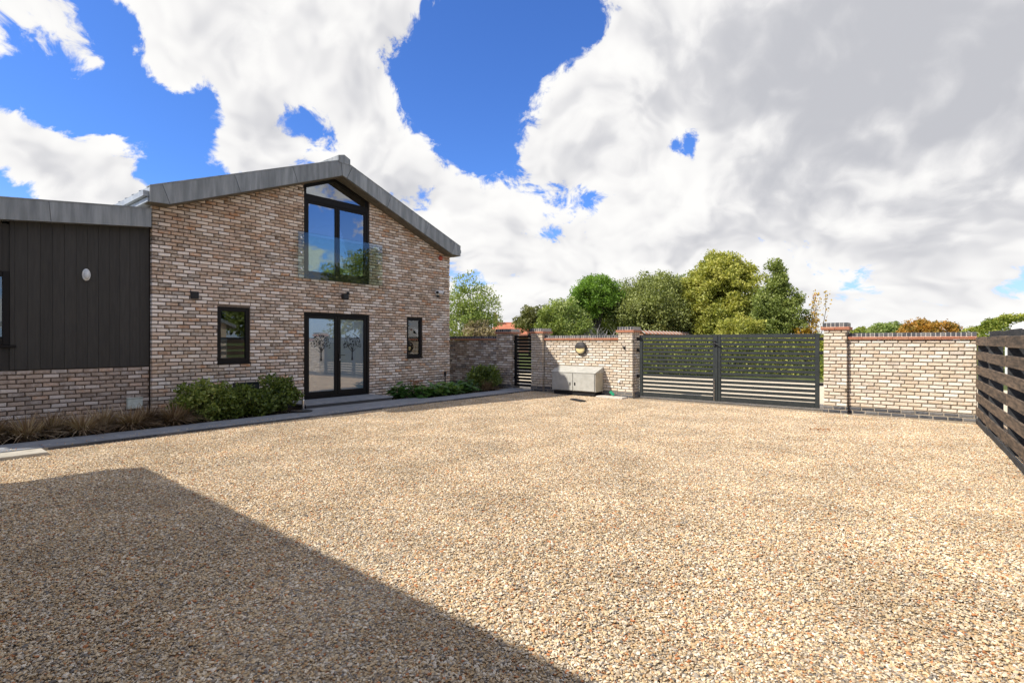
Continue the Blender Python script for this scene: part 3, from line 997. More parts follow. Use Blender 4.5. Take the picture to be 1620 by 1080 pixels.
# ------------------------------------------------------------------ garage block off to the left (its shadow lies across the yard)
gar = root('garage', W(-5.06, 2.14), ANG_T - .020, 'flat-roofed brick garage left of the yard', 'garage')
gm = MB()
gm.box(-8.0, -.25, -14.0, -.30, -.05, 3.62)
gm.build('wall', M['brick_wall'], gar)
gm = MB().prism_z([(-8.2, -14.2), (0, -14.2), (0, 0), (-.92, 0), (-1.35, -.27), (-8.2, -.27)], 3.64, 4.0)
gm.build('roof', M['zinc'], gar)
for k in range(3):
    y0 = -13.0 + k * 4.2
    gd = MB().box(-.249, -.21, y0, y0 + 3.0, 0, 2.3).build('garage_door', M['gate_grey'], gar)
    for j in range(6):
        MB().bbox(-.209, -.195, y0 + .05, y0 + 2.95, .05 + j * .375, .40 + j * .375, .004).build('door_panel', M['gate_grey'], gd)

# ------------------------------------------------------------------ path, bed, step
bed = MB().prism_z([(p.x, p.y) for p in (W(-6, -.02), W(-6, 1.37), W(9.66, 1.37), W(9.66, -1.9), W(8.2, -1.9), W(8.2, -.02))], -.06, .012)
o = bed.build('planting_bed', M['soil']); o['kind'] = 'structure'
path = root('path', W(0, 0), ANG_T, 'x', 'x')
for kx in ('label', 'category'):
    del path[kx]
path['kind'] = 'structure'
pm = MB().box(-6, 9.8, -2.07, -1.372, -.05, .026); pm.box(2.35, 5.35, -1.372, -.9, -.05, .026); pm.box(9.1, 10.05, -1.372, -1.0, -.05, .026)
pm.build('bedding', M['mortar_plinth'], path)
x = -6.0; i = 0
while x < 9.7:
    L = .9
    for (n0, n1) in ((1.38, 1.722), (1.728, 2.06)):
        dx = .45 if n0 > 1.5 else 0
        a, b = x + dx, x + dx + L - .006
        if b > 9.72: b = 9.72
        if b - a > .1:
            MB().bbox(a, b, -n1, -n0, -.02, .040 + random.uniform(-.0015, .0015), .003).build('slab', M['slab'], path)
    if 2.1 < x < 5.0:
        MB().bbox(x + .2, x + .2 + L - .006, -1.374, -1.0, -.02, .040, .003).build('slab', M['slab'], path)
    x += L
MB().bbox(9.1, 9.72, -1.374, -1.18, -.02, .04, .003).build('slab', M['slab'], path)
# dark edging against the gravel
x = -1.9
while x < 9.7:
    MB().bbox(x, min(x + .444, 9.70), -2.085, -2.064, -.04, .030, .003).build('edging', M['blue_brick'], path)
    x += .45
# doorstep
st = root('door_step', W(2.68, 0), ANG_T, 'low grey slab step below the front doors', 'step')
sb = MB().box(.02, 2.40, -.95, .0, -.04, .095).build('riser', M['blue_brick'], st)
for k in range(3):
    MB().bbox(k * .807, k * .807 + .80, -.985, -.52, .097, .130, .004).build('slab', M['slab'], st)
    MB().bbox(k * .807, k * .807 + .80, -.514, -.024, .097, .130, .004).build('slab', M['slab'], st)
# pale slab at the left end of the path
o = MB().bbox(-5.2, -1.98, -2.50, -2.10, -.04, .035, .006).build('pale_slab', M['cream_slab']); o.location = W(0, 0); o.rotation_euler = (0, 0, ANG_T)
tag(o, 'pale cream stone slab at the left edge beside the grey path', 'slab')
# short post beside the step and round stone next to it
v = root('post_light', W(2.60, 1.0), ANG_T, 'short pale metal post light left of the door step', 'post')
MB().tube([(0, 0, 0), (0, 0, .24)], [.030, .030], 14).build('post', M['steel'], v)
MB().tube([(0, 0, .241), (0, 0, .262)], [.034, .030], 14).build('cap', M['steel'], v)
o = MB().lathe_y(0, 0, [(.22, 0), (.22, -.015), (.20, -.02)], 20).build('drain_cover', M['black_metal']); o.location = W(2.38, 1.33, .0405); o.rotation_euler = (math.radians(-90), 0, ANG_T)
tag(o, 'round black drain cover on the path left of the step', 'drain cover')
v = root('spike_light', W(7.60, .3), ANG_T, 'thin black spike light in the bed near the right corner of the gable', 'light')
MB().tube([(0, 0, 0), (0, 0, .5)], [.018, .018], 8).build('stem', M['black_metal'], v)
MB().tube([(0, 0, .5), (0, 0, .62)], [.038, .038], 12).build('lamp_head', M['black_metal'], v)

# ------------------------------------------------------------------ garden wall, piers and gates (line along n at t = 9.67)
TF = 9.67          # pier faces
TWL = 9.78         # wall faces


def coping(parent, x0, x1, y0, y1, z0, z1, pitch=.078):
    c = MB().box(x0 + .004, x1 - .004, y0 + .005, y1 - .005, z0 - .002, z1 - .006).build('coping_bed', M['coping_mortar'], parent)
    n = max(1, round((x1 - x0) / pitch)); p = (x1 - x0) / n
    me = None
    for i in range(n):
        key = ('cop', round(p, 4), round(y1 - y0, 3), round(z1 - z0, 3))
        if key not in _brick_meshes:
            _brick_meshes[key] = MB().bbox(-(p - .012) / 2, (p - .012) / 2, 0, y1 - y0, 0, z1 - z0, .006).mesh('coping_brick', M['blue_brick'])
        o = bpy.data.objects.new('coping_brick', _brick_meshes[key]); COL.objects.link(o); o.parent = parent
        o.location = (x0 + (i + .5) * p, y0 + random.uniform(-.002, .002), z0 + random.uniform(-.002, .002))


def crease(parent, x0, x1, y0, y1, z0, z1, L=.27):
    n = max(1, round((x1 - x0) / L)); p = (x1 - x0) / n
    for i in range(n):
        for zz0, zz1, off in ((z0, (z0 + z1) / 2 - .001, .012), ((z0 + z1) / 2 + .001, z1, 0)):
            MB().bbox(x0 + i * p + .001, x0 + (i + 1) * p - .001, y0 + off, y1 - off, zz0, zz1, .005).build('creasing_tile', M['red_tile'], parent)


def plinth(x0, x1, y=0.0, start=0):
    return courses(x0, x1, 0.0, .15, (), .225, .075, None, y, start)


def garden_wall(n0, n1, label, mat, mort, ztop_=1.72, key=None):
    r = root('garden_wall', W(TWL, n0), ANG_N, label, 'wall', 'brick garden walls around the yard')
    L = n1 - n0
    core = MB().box(0, L, .020, .20, .152, ztop_ - .145).build('core', M[mort], r)
    MB().box(0, L, -.004, .21, -.08, .148).build('plinth_core', M['mortar_plinth'], r)
    lay(r, plinth(0, L, -.014, 1), M['blue_brick'], 'plinth_brick', 300)
    lay(r, courses(0, L, .15, ztop_ - .14, ()), M[mat], 'brick', 300, 'brickwork', key)
    crease(r, 0, L, -.05, .25, ztop_ - .14, ztop_ - .085)
    coping(r, 0.012, L - .004, -.015, .22, ztop_ - .083, ztop_)
    return r


def pier(n0, w, label, mat, mort, depth=.45):
    r = root('brick_pier', W(TF, n0), ANG_N, label, 'pier', 'brick gate piers')
    MB().box(.020, w - .020, .020, depth - .020, .15, 1.785).build('core', M[mort], r)
    MB().box(-.002, w + .002, -.002, depth + .002, -.08, .148).build('plinth_core', M['mortar_plinth'], r)
    def faces(z0, z1, off, start):
        it = courses(-off, w + off, z0, z1, (), .225, .075, None, -off, start)
        # right-hand side face: turn the course by a quarter
        side = courses(.115 - off, depth + off, z0, z1, (), .225, .075, None, 0, start + 1)
        for (x, y, z, L, h, _) in side:
            it.append((w + off + y, x, z, L, h, math.pi / 2))
        side = courses(.115 - off, depth + off, z0, z1, (), .225, .075, None, 0, start + 1)
        for (x, y, z, L, h, _) in side:
            it.append((-off - y, x, z, L, h, -math.pi / 2))
        return it
    lay(r, faces(0, .15, .012, 1), M['blue_brick'], 'plinth_brick', 300)
    lay(r, faces(.15, 1.79, 0, 0), M[mat], 'brick', 300)
    crease(r, -.045, w + .045, -.045, depth + .045, 1.79, 1.85, .30)
    coping(r, -.015, w + .015, -.015, depth + .015, 1.852, 1.945)
    return r


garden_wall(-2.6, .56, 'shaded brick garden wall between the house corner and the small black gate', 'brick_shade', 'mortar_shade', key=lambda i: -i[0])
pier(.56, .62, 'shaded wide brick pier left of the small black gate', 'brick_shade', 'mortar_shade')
pier(1.99, .45, 'brick pier right of the small black gate, half in shadow', 'brick_wall', 'mortar_wall')
garden_wall(2.44, 5.01, 'sunlit brick garden wall with round lamp and metal cabinet', 'brick_wall', 'mortar_wall', key=lambda i: -i[0])
lp = pier(5.01, .45, 'brick pier at the left hinge of the wide grey driveway gates', 'brick_wall', 'mortar_wall')
pier(9.98, .45, 'brick pier at the right end of the wide grey driveway gates', 'brick_wall', 'mortar_wall')
garden_wall(10.43, 12.52, 'sunlit brick garden wall between the right pier and the timber fence', 'brick_wall', 'mortar_wall', key=lambda i: -i[0])

# small black gate
sg = root('side_gate', W(TF + .16, 1.20), ANG_N, 'narrow black slatted garden gate between two brick piers', 'gate')
MB().bbox(.0, .075, 0, .06, .10, 1.735, .004).build('stile', M['side_gate'], sg)
MB().bbox(.715, .785, 0, .06, .10, 1.735, .004).build('stile', M['side_gate'], sg)
MB().bbox(.077, .713, .004, .056, 1.665, 1.732, .004).build('rail', M['side_gate'], sg)
MB().bbox(.077, .713, .004, .056, .10, .17, .004).build('rail', M['side_gate'], sg)
for k in range(14):
    z = .205 + k * .1035
    MB().bbox(.077, .713, .018, .042, z, z + .077, .003).build('slat', M['side_gate'], sg)
for z in (.35, .95, 1.5):
    MB().bbox(-.012, .03, -.02, .0, z, z + .07, .003).build('hinge', M['side_gate'], sg)
MB().tube([(.68, -.001, .98), (.68, -.05, .98), (.60, -.05, .98)], [.009] * 3, 8).build('handle', M['black_metal'], sg)

# wide driveway gates
TG = 9.87


def gate_leaf(n0, n1, label):
    r = root('driveway_gate', W(TG, n0), ANG_N, label, 'gate', 'pair of slatted driveway gates')
    L = n1 - n0; sw = .085
    MB().bbox(0, sw, 0, .06, .05, 1.715, .005).build('stile', M['gate_grey'], r)
    MB().bbox(L - sw, L, 0, .06, .05, 1.715, .005).build('stile', M['gate_grey'], r)
    MB().bbox(sw + .001, L - sw - .001, .002, .058, 1.625, 1.713, .005).build('rail', M['gate_grey'], r)
    MB().bbox(sw + .001, L - sw - .001, .002, .058, .052, .165, .005).build('rail', M['gate_grey'], r)
    p = (1.625 - .165) / 14
    me = MB().bbox(sw + .001, L - sw - .001, .015, .045, 0, p - .034, .004).mesh('slat', M['gate_grey'])
    for k in range(14):
        o = bpy.data.objects.new('slat', me); COL.objects.link(o); o.parent = r; o.location = (0, 0,   .165 + .017 + k * p)
    return r


gl = gate_leaf(5.56, 7.625, 'grey slatted driveway gate leaf next to the cabinet wall')
grr = gate_leaf(7.645, 9.875, 'grey slatted driveway gate leaf next to the right pier')
MB().bbox(2.035, 2.10, -.016, -.002, .05, 1.70, .004).build('cover_strip', M['gate_grey'], gl)
lk = MB().bbox(2.00, 2.06, -.05, -.017, 1.42, 1.56, .006).build('latch', M['black_metal'], gl)
MB().tube([(2.03, -.04, 1.50), (2.03, -.075, 1.50), (2.15, -.075, 1.46)], [.012] * 3, 8).build('bolt', M['black_metal'], lk)
MB().tube([(2.02, -.03, .06), (2.02, -.03, .62)], [.013, .013], 8).build('drop_bolt', M['steel'], gl)
for z in (.55, 1.25, 1.56):
    MB().bbox(-.085, .02, .004, .05, z, z + .09, .006).build('hinge', M['black_metal'], gl)
    MB().bbox(2.21, 2.31, .004, .05, z, z + .07, .006).build('hinge', M['black_metal'], grr)

# metal cabinet against the wall
cb = root('metal_cabinet', W(TWL, 3.02), ANG_N, 'pale grey two-door metal cabinet with sloping lid standing against the sunlit wall', 'cabinet')
D = .43
MB().prism_z([(0, -D), (1.46, -D), (1.46, -.004), (0, -.004)], .12, .655).build('body', M['meter'], cb)
MB().add([(-.02, -D - .03, .660), (1.48, -D - .03, .660), (1.48, -.003, .815), (-.02, -.003, .815),
          (-.02, -D - .03, .640), (1.48, -D - .03, .640), (1.48, -.003, .640), (-.02, -.003, .640)],
         [(0, 1, 2, 3), (4, 5, 1, 0), (5, 6, 2, 1), (4, 0, 3, 7), (7, 6, 5, 4), (3, 2, 6, 7)]).build('lid', M['meter'], cb)
MB().box(.04, 1.42, -D + .04, -.02, -.05, .118).build('feet', M['black_metal'], cb)
MB().box(1.4605, 1.466, -D + .002, -.004, .122, .645).build('end_panel', M['meter_edge'], cb)
for a, b, hx in ((.02, .722, .64), (.738, 1.44, .80)):
    dd = MB().bbox(a, b, -D - .022, -D - .001, .135, .632, .005).build('cabinet_door', M['meter'], cb)
    MB().bbox(hx - .022, hx + .022, -D - .031, -D - .0225, .28, .37, .004).build('handle', M['black_metal'] if hx > .7 else M['steel'], dd)

# round lamp on the wall
v = root('wall_lamp', W(TWL, 3.77, 1.335), ANG_N, 'round black eyelid wall lamp above the metal cabinet', 'lamp')
MB().lathe_y(0, 0, [(.185, .0), (.185, -.05), (.172, -.07), (.160, -.072)], 32).build('rim', M['lamp_black'], v)
MB().lathe_y(0, -.0, [(.150, -.0725), (.14, -.086), (.10, -.10), (.04, -.106)], 28).build('diffuser', M['lamp_yellow'], v, True)
ey = MB(); vs = []; fs = []; seg = 20
prof = [(.186, -.045), (.182, -.085), (.150, -.112), (.09, -.125), (.0, -.13)]
for r_, y_ in prof:
    for s in range(seg + 1):
        a = math.radians(4) + math.radians(172) * s / seg
        vs.append((r_ * math.cos(a), y_, r_ * math.sin(a) + .012))
for i in range(len(prof) - 1):
    for s in range(seg):
        fs.append((i * (seg + 1) + s, i * (seg + 1) + s + 1, (i + 1) * (seg + 1) + s + 1, (i + 1) * (seg + 1) + s))
ey.add(vs, fs).build('hood', M['lamp_black'], v)
# small things at the left driveway pier
v = root('pier_bracket', W(TF, 5.20, 1.33), ANG_N, 'small black bracket on the front of the left driveway pier', 'bracket')
MB().bbox(-.02, .03, -.02, .01, .0, .07, .004).build('plate', M['black_metal'], v)
MB().tube([(-.03, -.03, .085), (.0, -.045, .05), (.045, -.03, -.02)], [.016, .018, .014], 8).build('lever', M['black_metal'], v)
v = root('wall_tap', W(TF, 5.05, .42), ANG_N, 'small pale outlet low on the left driveway pier', 'outlet')
MB().lathe_y(0, 0, [(.04, .01), (.04, -.02), (.02, -.05)], 12).build('spout', M['white_plastic'], v)
o = MB().tube([(0, 0, -.03), (.02, -.03, .05), (-.06, -.07, .14)], [.042, .042, .042], 12).build('green_pipe', M['green_pipe']); o.location = W(TF - .1, 4.92, .02); o.rotation_euler = (0, 0, ANG_N)
tag(o, 'short green pipe stub sticking out at the foot of the left driveway pier', 'pipe')
o = MB().bbox(-.45, .38, -.16, .16, -.03, .035, .012).build('concrete_block', M['concrete']); o.location = W(TF - .24, 4.98); o.rotation_euler = (0, 0, ANG_N - .03)
tag(o, 'long pale concrete kerb block at the foot of the left driveway pier', 'block')
v = root('drain_channel', W(8.25, 4.6, .0), ANG_N + math.radians(-33 + 3), 'dark drain grating in the gravel before the metal cabinet', 'drain')
MB().box(-.30, .30, -.085, .085, -.02, .006).build('tray', M['black_metal'], v)
for k in range(11):
    MB().bbox(-.29 + k * .054, -.265 + k * .054, -.08, .08, .007, .024, .003).build('bar', M['fence_dark'], v)

# ------------------------------------------------------------------ timber fence on the right
FD = Vector((-.590, -.8075, 0)).normalized()
fen = root('timber_fence', (8.80, 10.04, 0), math.atan2(FD.y, FD.x), 'dark stained fence of wide horizontal planks running towards the camera', 'fence')
rows = [(.0, .095), (.147, .30), (.41, .565), (.675, .83), (.94, 1.095), (1.195, 1.35), (1.46, 1.615)]
FLEN = 15.0
for i, (z0, z1) in enumerate(rows):
    xs = [0.0, 1.62, 3.52, 5.42, 7.32, 9.22, 11.12, 13.02, FLEN]
    for a, b in zip(xs[:-1], xs[1:]):
        dz = random.uniform(-.008, .008)
        MB().bbox(a + .003, b - .003, -.024 + random.uniform(-.002, .002), 0, z0 + dz, z1 + dz, .005).build('plank', M['fence'] if i else M['fence_dark'], fen)
for k, x in enumerate((.03, 1.55, 3.45, 5.35, 7.25, 9.15, 11.05, 12.95, 14.8)):
    MB().bbox(x, x + .14, .002, .17, -.3, 1.60, .005).build('post', M['fence_dark'], fen)
xs = [0.0, 1.25, 2.2, 3.15, 4.1, 5.1, 6.1, 7.1, 8.1, 9.4, 10.5, 11.6, 12.7, 13.8, 15.0]
for a, b in zip(xs[:-1], xs[1:]):
    MB().bbox(a + .008, b - .008, .172, .196, 1.46, 1.715 + random.uniform(-.012, .012), .005).build('back_plank', M['fence_dark'], fen)

# ------------------------------------------------------------------ plants
def leaf_mesh(name, P, D, S, mat, asp=.55, up=None):
    """P leaf centres, D leaf directions (outward), S sizes: one folded diamond per leaf"""
    n = len(P)
    D = D / np.maximum(1e-6, np.linalg.norm(D, axis=1))[:, None]
    R = RNG.normal(size=(n, 3))
    side = np.cross(D, R); side /= np.maximum(1e-6, np.linalg.norm(side, axis=1))[:, None]
    a = D * (S[:, None] * .5); b = side * (S * asp * .5)[:, None]
    v = np.stack([P - a, P + b, P + a, P - b], 1).reshape(-1, 3)
    f = np.arange(n * 4, dtype=np.int32)
    return mesh_np(name, v, f, 4, mat)


def clump_leaves(centres, radii, per, size, squash=.75, hollow=.35):
    Ps = []; Ds = []
    for c, r, k in zip(centres, radii, per):
        d = RNG.normal(size=(k, 3)); d /= np.linalg.norm(d, axis=1)[:, None]
        rad = r * (hollow + (1 - hollow) * RNG.random(k) ** .6) * (1 + .28 * np.abs(RNG.normal(size=k)))
        p = d * rad[:, None]; p[:, 2] *= squash
        Ps.append(p + c)
        dd = d * .55 + RNG.normal(size=(k, 3)) * .6 + np.array([0, 0, .1])
        Ds.append(dd)
    P = np.concatenate(Ps); D = np.concatenate(Ds)
    S = size * RNG.uniform(.45, 1.55, len(P))
    return P, D, S


def limb_path(a, b, bend=.12):
    a = Vector(a); b = Vector(b); m_ = (a + b) / 2 + Vector((random.uniform(-1, 1), random.uniform(-1, 1), random.uniform(0, .6))) * (b - a).length * bend
    return [a, (a + m_) / 2 + (m_ - (a + b) / 2) * .3, m_, (m_ + b) / 2 + (m_ - (a + b) / 2) * .3, b]


def tree(name, label, cat, X, Y, h, crown, mat, bark, leaf=.2, leaves=9000, clumps=60, crad=.22, trunk_r=.14, seed=0, z0=0.0, lean=0.0, squash=.75, density_surface=.65, group='trees beyond the walls', extra_twigs=0, limbs=16, profile=None):
    """crown: (cx, cy, cz, rx, ry, rz) relative to the base"""
    global RNG
    RNG = np.random.default_rng(seed + 100); random.seed(seed)
    r = root(name, (X, Y, z0), 0, label, cat, group)
    cx, cy, cz, rx, ry, rz = crown
    clumps = int(clumps * 2.9); leaves = int(leaves * 3.4); crad = crad * .92; leaf = leaf * .84
    lobes = RNG.normal(size=(7, 3)); lobes /= np.linalg.norm(lobes, axis=1)[:, None]
    C = []
    while len(C) < clumps:
        d = RNG.normal(size=3); d /= np.linalg.norm(d)
        q = density_surface + (1 - density_surface) * RNG.random() ** .5 if RNG.random() < .75 else RNG.random() ** .5 * .7
        p = d * q
        if profile is not None:
            s = profile(p[2])
            p = np.array([p[0] * s, p[1] * s, p[2]])
        p = p * (.80 + .34 * max(0.0, max(float(np.dot(d, l)) for l in lobes)) ** 3 + RNG.normal() * .09)
        C.append(np.array([cx + p[0] * rx, cy + p[1] * ry, cz + p[2] * rz]))
    rad = [min(rx, rz) * crad * RNG.uniform(.65, 1.35) for _ in C]
    tot = sum(x * x for x in rad)
    per = [max(12, int(leaves * x * x / tot)) for x in rad]
    P, D, S = clump_leaves(C, rad, per, leaf, squash)
    me = leaf_mesh('crown', P, D, S, mat)
    link('crown', me, r)
    tm = MB()
    top = Vector((cx, cy, cz + rz * .35))
    pts = [Vector((0, 0, -.2)), Vector((lean * .3, 0, h * .15)), Vector((lean * .6 + random.uniform(-.1, .1), 0, (cz - rz * .3 if cz - rz * .3 > h * .2 else h * .3))), top]
    tm.tube(pts, [trunk_r * 1.25, trunk_r, trunk_r * .8, trunk_r * .2], 9)
    tr = tm.build('trunk', bark, r, True)
    idx = RNG.choice(len(C), min(limbs, len(C)), replace=False)
    lm = MB()
    for i in idx:
        f = random.uniform(.25, .8)
        base = pts[2].lerp(pts[3], f * .7) if random.random() < .7 else pts[1].lerp(pts[2], f)
        pth = limb_path(base, C[i])
        w0 = trunk_r * .38
        lm.tube(pth, [w0, w0 * .8, w0 * .6, w0 * .4, w0 * .15], 6)
    lm.build('limbs', bark, tr, True)
    return r


def px(x, Y):          # lateral position of a thing seen at column x of the 1620-wide view and distance Y
    return (x - 810.0) / 840.0 * Y


def zz(y, Y):
    return 1.54 + (540.0 - y) / 840.0 * Y


L_lime = mat_leaf('leaf_lime', [(.14, .165, .030), (.27, .29, .052), (.43, .42, .09), (.58, .53, .15)])
L_green = mat_leaf('leaf_green', [(.075, .115, .026), (.15, .20, .040), (.24, .29, .060), (.34, .37, .10)])
L_willow = mat_leaf('leaf_willow', [(.095, .12, .032), (.18, .21, .060), (.29, .32, .10), (.42, .44, .19)])
L_pine = mat_leaf('leaf_pine', [(.050, .10, .014), (.11, .20, .024), (.19, .32, .042), (.25, .39, .06)])
L_pear = mat_leaf('leaf_pear', [(.075, .105, .028), (.16, .205, .048), (.26, .31, .08), (.42, .44, .16)])
L_pale = mat_leaf('leaf_pale', [(0.105, 0.158, 0.035), (0.193, 0.263, 0.061), (0.298, 0.350, 0.105), (0.438, 0.473, 0.193)])
L_yellow = mat_leaf('leaf_yellow', [(.26, .13, .02), (.42, .26, .03), (.52, .36, .05), (.40, .12, .03)])
L_autumn = mat_leaf('leaf_autumn', [(0.131, 0.149, 0.032), (0.298, 0.193, 0.035), (0.473, 0.228, 0.038), (0.560, 0.333, 0.070)])
L_bronze = mat_leaf('leaf_bronze', [(.20, .17, .10), (.30, .25, .16), (.42, .35, .25), (.20, .22, .09)])
L_hedge = mat_leaf('leaf_hedge', [(.09, .13, .022), (.19, .24, .040), (.34, .36, .065), (.52, .50, .12)])
L_shrub = mat_leaf('leaf_shrub', [(.040, .066, .016), (.105, .15, .030), (.21, .265, .055), (.44, .47, .14)], .3, .35)
L_broad = mat_leaf('leaf_broad', [(0.038, 0.096, 0.025), (0.070, 0.158, 0.035), (0.114, 0.219, 0.052), (0.245, 0.298, 0.079)], .25, .35)
L_grass = mat_leaf('leaf_sedge', [(.10, .062, .036), (.21, .14, .085), (.36, .26, .165), (.66, .55, .41)], .2, .55)
L_dark = mat_leaf('leaf_dark', [(.018, .035, .010), (.032, .055, .014), (.05, .075, .02)], .2)
L_orange = mat_leaf('leaf_orange', [(.28, .10, .03), (.36, .14, .05), (.22, .08, .03)], .2)

# trees behind the walls, left to right
Y = 27.0
tree('young_tree', 'pale green airy tree beside the right corner of the house', 'tree', px(741, Y), Y, 4.2, (0, 0, 2.6, 1.35, 1.3, 1.9), L_pale, M['bark_pale'], .12, 5200, 60, .26, .07, 1, limbs=26)
Y = 26.0
tree('bronze_bush', 'pinkish brown bush above the shaded garden wall', 'bush', px(763, Y), Y, 1.8, (0, 0, 1.6, .85, .8, .95), L_bronze, M['bark'], .11, 3400, 34, .3, .05, 2)
Y = 58.0
tree('far_tree', 'small olive tree behind the red-roofed house', 'tree', px(838, Y), Y, 4.5, (0, 0, 4.0, 1.5, 1.5, 1.5), mat_leaf('leaf_olive', [(.08, .095, .03), (.16, .165, .05), (.25, .24, .09)]), M['bark'], .26, 1800, 22, .3, .14, 3)
Y = 30.0
tree('bushy_tree', 'mid green bushy tree over the sunlit wall, left of the pine', 'tree', px(893, Y), Y, 3.6, (0, 0, 2.0, 1.45, 1.4, 1.75), L_pale, M['bark'], .14, 6500, 64, .25, .09, 4)
tree('bushy_tree', 'low green bush behind the small black gate pier', 'bush', px(868, 27), 27, 3.0, (0, 0, 1.7, .75, .75, 1.5), L_green, M['bark'], .13, 2800, 30, .3, .07, 41)
Y = 33.0
tree('pine_tree', 'rounded bright green pine with dark open underside', 'tree', px(944, Y), Y, 5.2, (-.1, 0, 4.3, 1.55, 1.5, 1.15), L_pine, M['bark'], .13, 8000, 62, .27, .20, 5, squash=.8, limbs=40)
# bare grey branches under the pine
random.seed(12)
bb = root('bare_bush', (px(950, 29.5), 29.5, 0), 0, 'leafless grey branches under the pine', 'bush')
tw = MB()
for k in range(46):
    a = random.uniform(0, 6.28); L = random.uniform(.8, 2.0)
    b0 = Vector((random.uniform(-.2, .2), random.uniform(-.2, .2), .0))
    b1 = Vector((math.cos(a) * L * .55, math.sin(a) * L * .4, .8 + L * .75))
    pth = limb_path(b0, b1, .2)
    tw.tube(pth, [.035, .026, .02, .014, .006], 5)
    for q in range(4):
        c0 = pth[2].lerp(pth[4], q / 4); c1 = c0 + Vector((random.uniform(-.5, .5), random.uniform(-.3, .3), random.uniform(.1, .5)))
        tw.tube([c0, c1], [.012, .004], 4)
tw.build('branches', M['bark_pale'], bb)
Y = 33.0
tree('willow_tree', 'broad grey-green willow behind the left driveway pier', 'tree', px(1030, Y), Y, 5.2, (0, 0, 2.95, 2.5, 2.2, 2.75), L_willow, M['bark'], .15, 15000, 130, .19, .16, 6, squash=.95, limbs=36)
tree('willow_tree', 'smaller green tree between the willow and the lime tree', 'tree', px(1085, 35), 35, 5.4, (0, 0, 2.8, 1.8, 1.7, 2.8), L_green, M['bark'], .15, 9000, 90, .22, .13, 61, limbs=24)
Y = 32.0
tree('lime_tree', 'tall round yellow-green tree, the biggest behind the gates', 'tree', px(1138, Y), Y, 6.9, (0, 0, 3.95, 2.25, 2.1, 2.95), L_lime, M['bark'], .17, 21000, 150, .17, .22, 7, squash=.7, limbs=36)
tree('lime_shrub', 'low yellow-green shrub below the tall round tree', 'shrub', px(1168, 26), 26, 2.4, (0, 0, 1.3, 1.05, 1.0, 1.55), L_lime, M['bark'], .13, 5200, 56, .25, .06, 71)
Y = 27.0
tree('pear_tree', 'narrow pointed green tree above the right gate leaf', 'tree', px(1232, Y), Y, 5.2, (0, 0, 2.6, 1.32, 1.25, 2.65), L_pear, M['bark'], .13, 11500, 120, .2, .10, 8, limbs=34,
     profile=lambda z: max(.16, 1.0 - max(0, z) * .82))
tree('row_tree', 'dark green tree filling the row between the pine and the willow', 'tree', px(975, 38), 38, 5.0, (0, 0, 3.0, 2.0, 1.6, 2.5), L_green, M['bark'], .17, 6000, 70, .25, .14, 62)
tree('row_tree', 'pale green tree filling the row between the low bushes and the pine', 'tree', px(915, 36), 36, 4.6, (0, 0, 2.6, 1.6, 1.5, 2.2), L_willow, M['bark'], .16, 5200, 60, .25, .12, 63)
tree('row_tree', 'green tree closing the gap between the tall round tree and the pointed one', 'tree', px(1198, 37), 37, 4.6, (0, 0, 2.5, 1.7, 1.5, 2.3), L_pear, M['bark'], .17, 5200, 60, .25, .13, 64)
tree('row_tree', 'dark green tree between the willow and the tall round tree', 'tree', px(1072, 39), 39, 5.6, (0, 0, 3.1, 2.1, 1.8, 2.9), L_green, M['bark'], .18, 6500, 70, .25, .15, 65)
# thin autumn sapling
Y = 26.0
random.seed(31); RNG = np.random.default_rng(31)
sp = root('autumn_sapling', (px(1274, Y), Y, 0), 0, 'thin sapling with sparse yellow and orange leaves beside the pointed tree', 'tree', 'trees beyond the walls')
tw = MB(); tips = []
for k in range(11):
    L = random.uniform(1.6, 3.6); dx = random.uniform(.05, .42) * L * .75; dy = random.uniform(-.15, .15) * L
    pth = limb_path((0, 0, .0), (dx - .25, dy, .4 + L), .06)
    tw.tube(pth, [.035, .026, .018, .012, .005], 5)
    for q in range(60):
        f = random.uniform(.35, 1.0); s = f * 4; i = min(3, int(s)); p = pth[i].lerp(pth[i + 1], s - i)
        tips.append((p.x + random.gauss(0, .11), p.y + random.gauss(0, .11), p.z + random.gauss(0, .09)))
tips += [(random.gauss(-.1, .28), random.gauss(0, .25), random.uniform(.8, 2.2)) for _ in range(900)]
tw.build('trunk', M['bark'], sp)
P = np.array(tips); link('crown', leaf_mesh('crown', P, RNG.normal(size=P.shape), RNG.uniform(.09, .18, len(P)), L_yellow), sp)


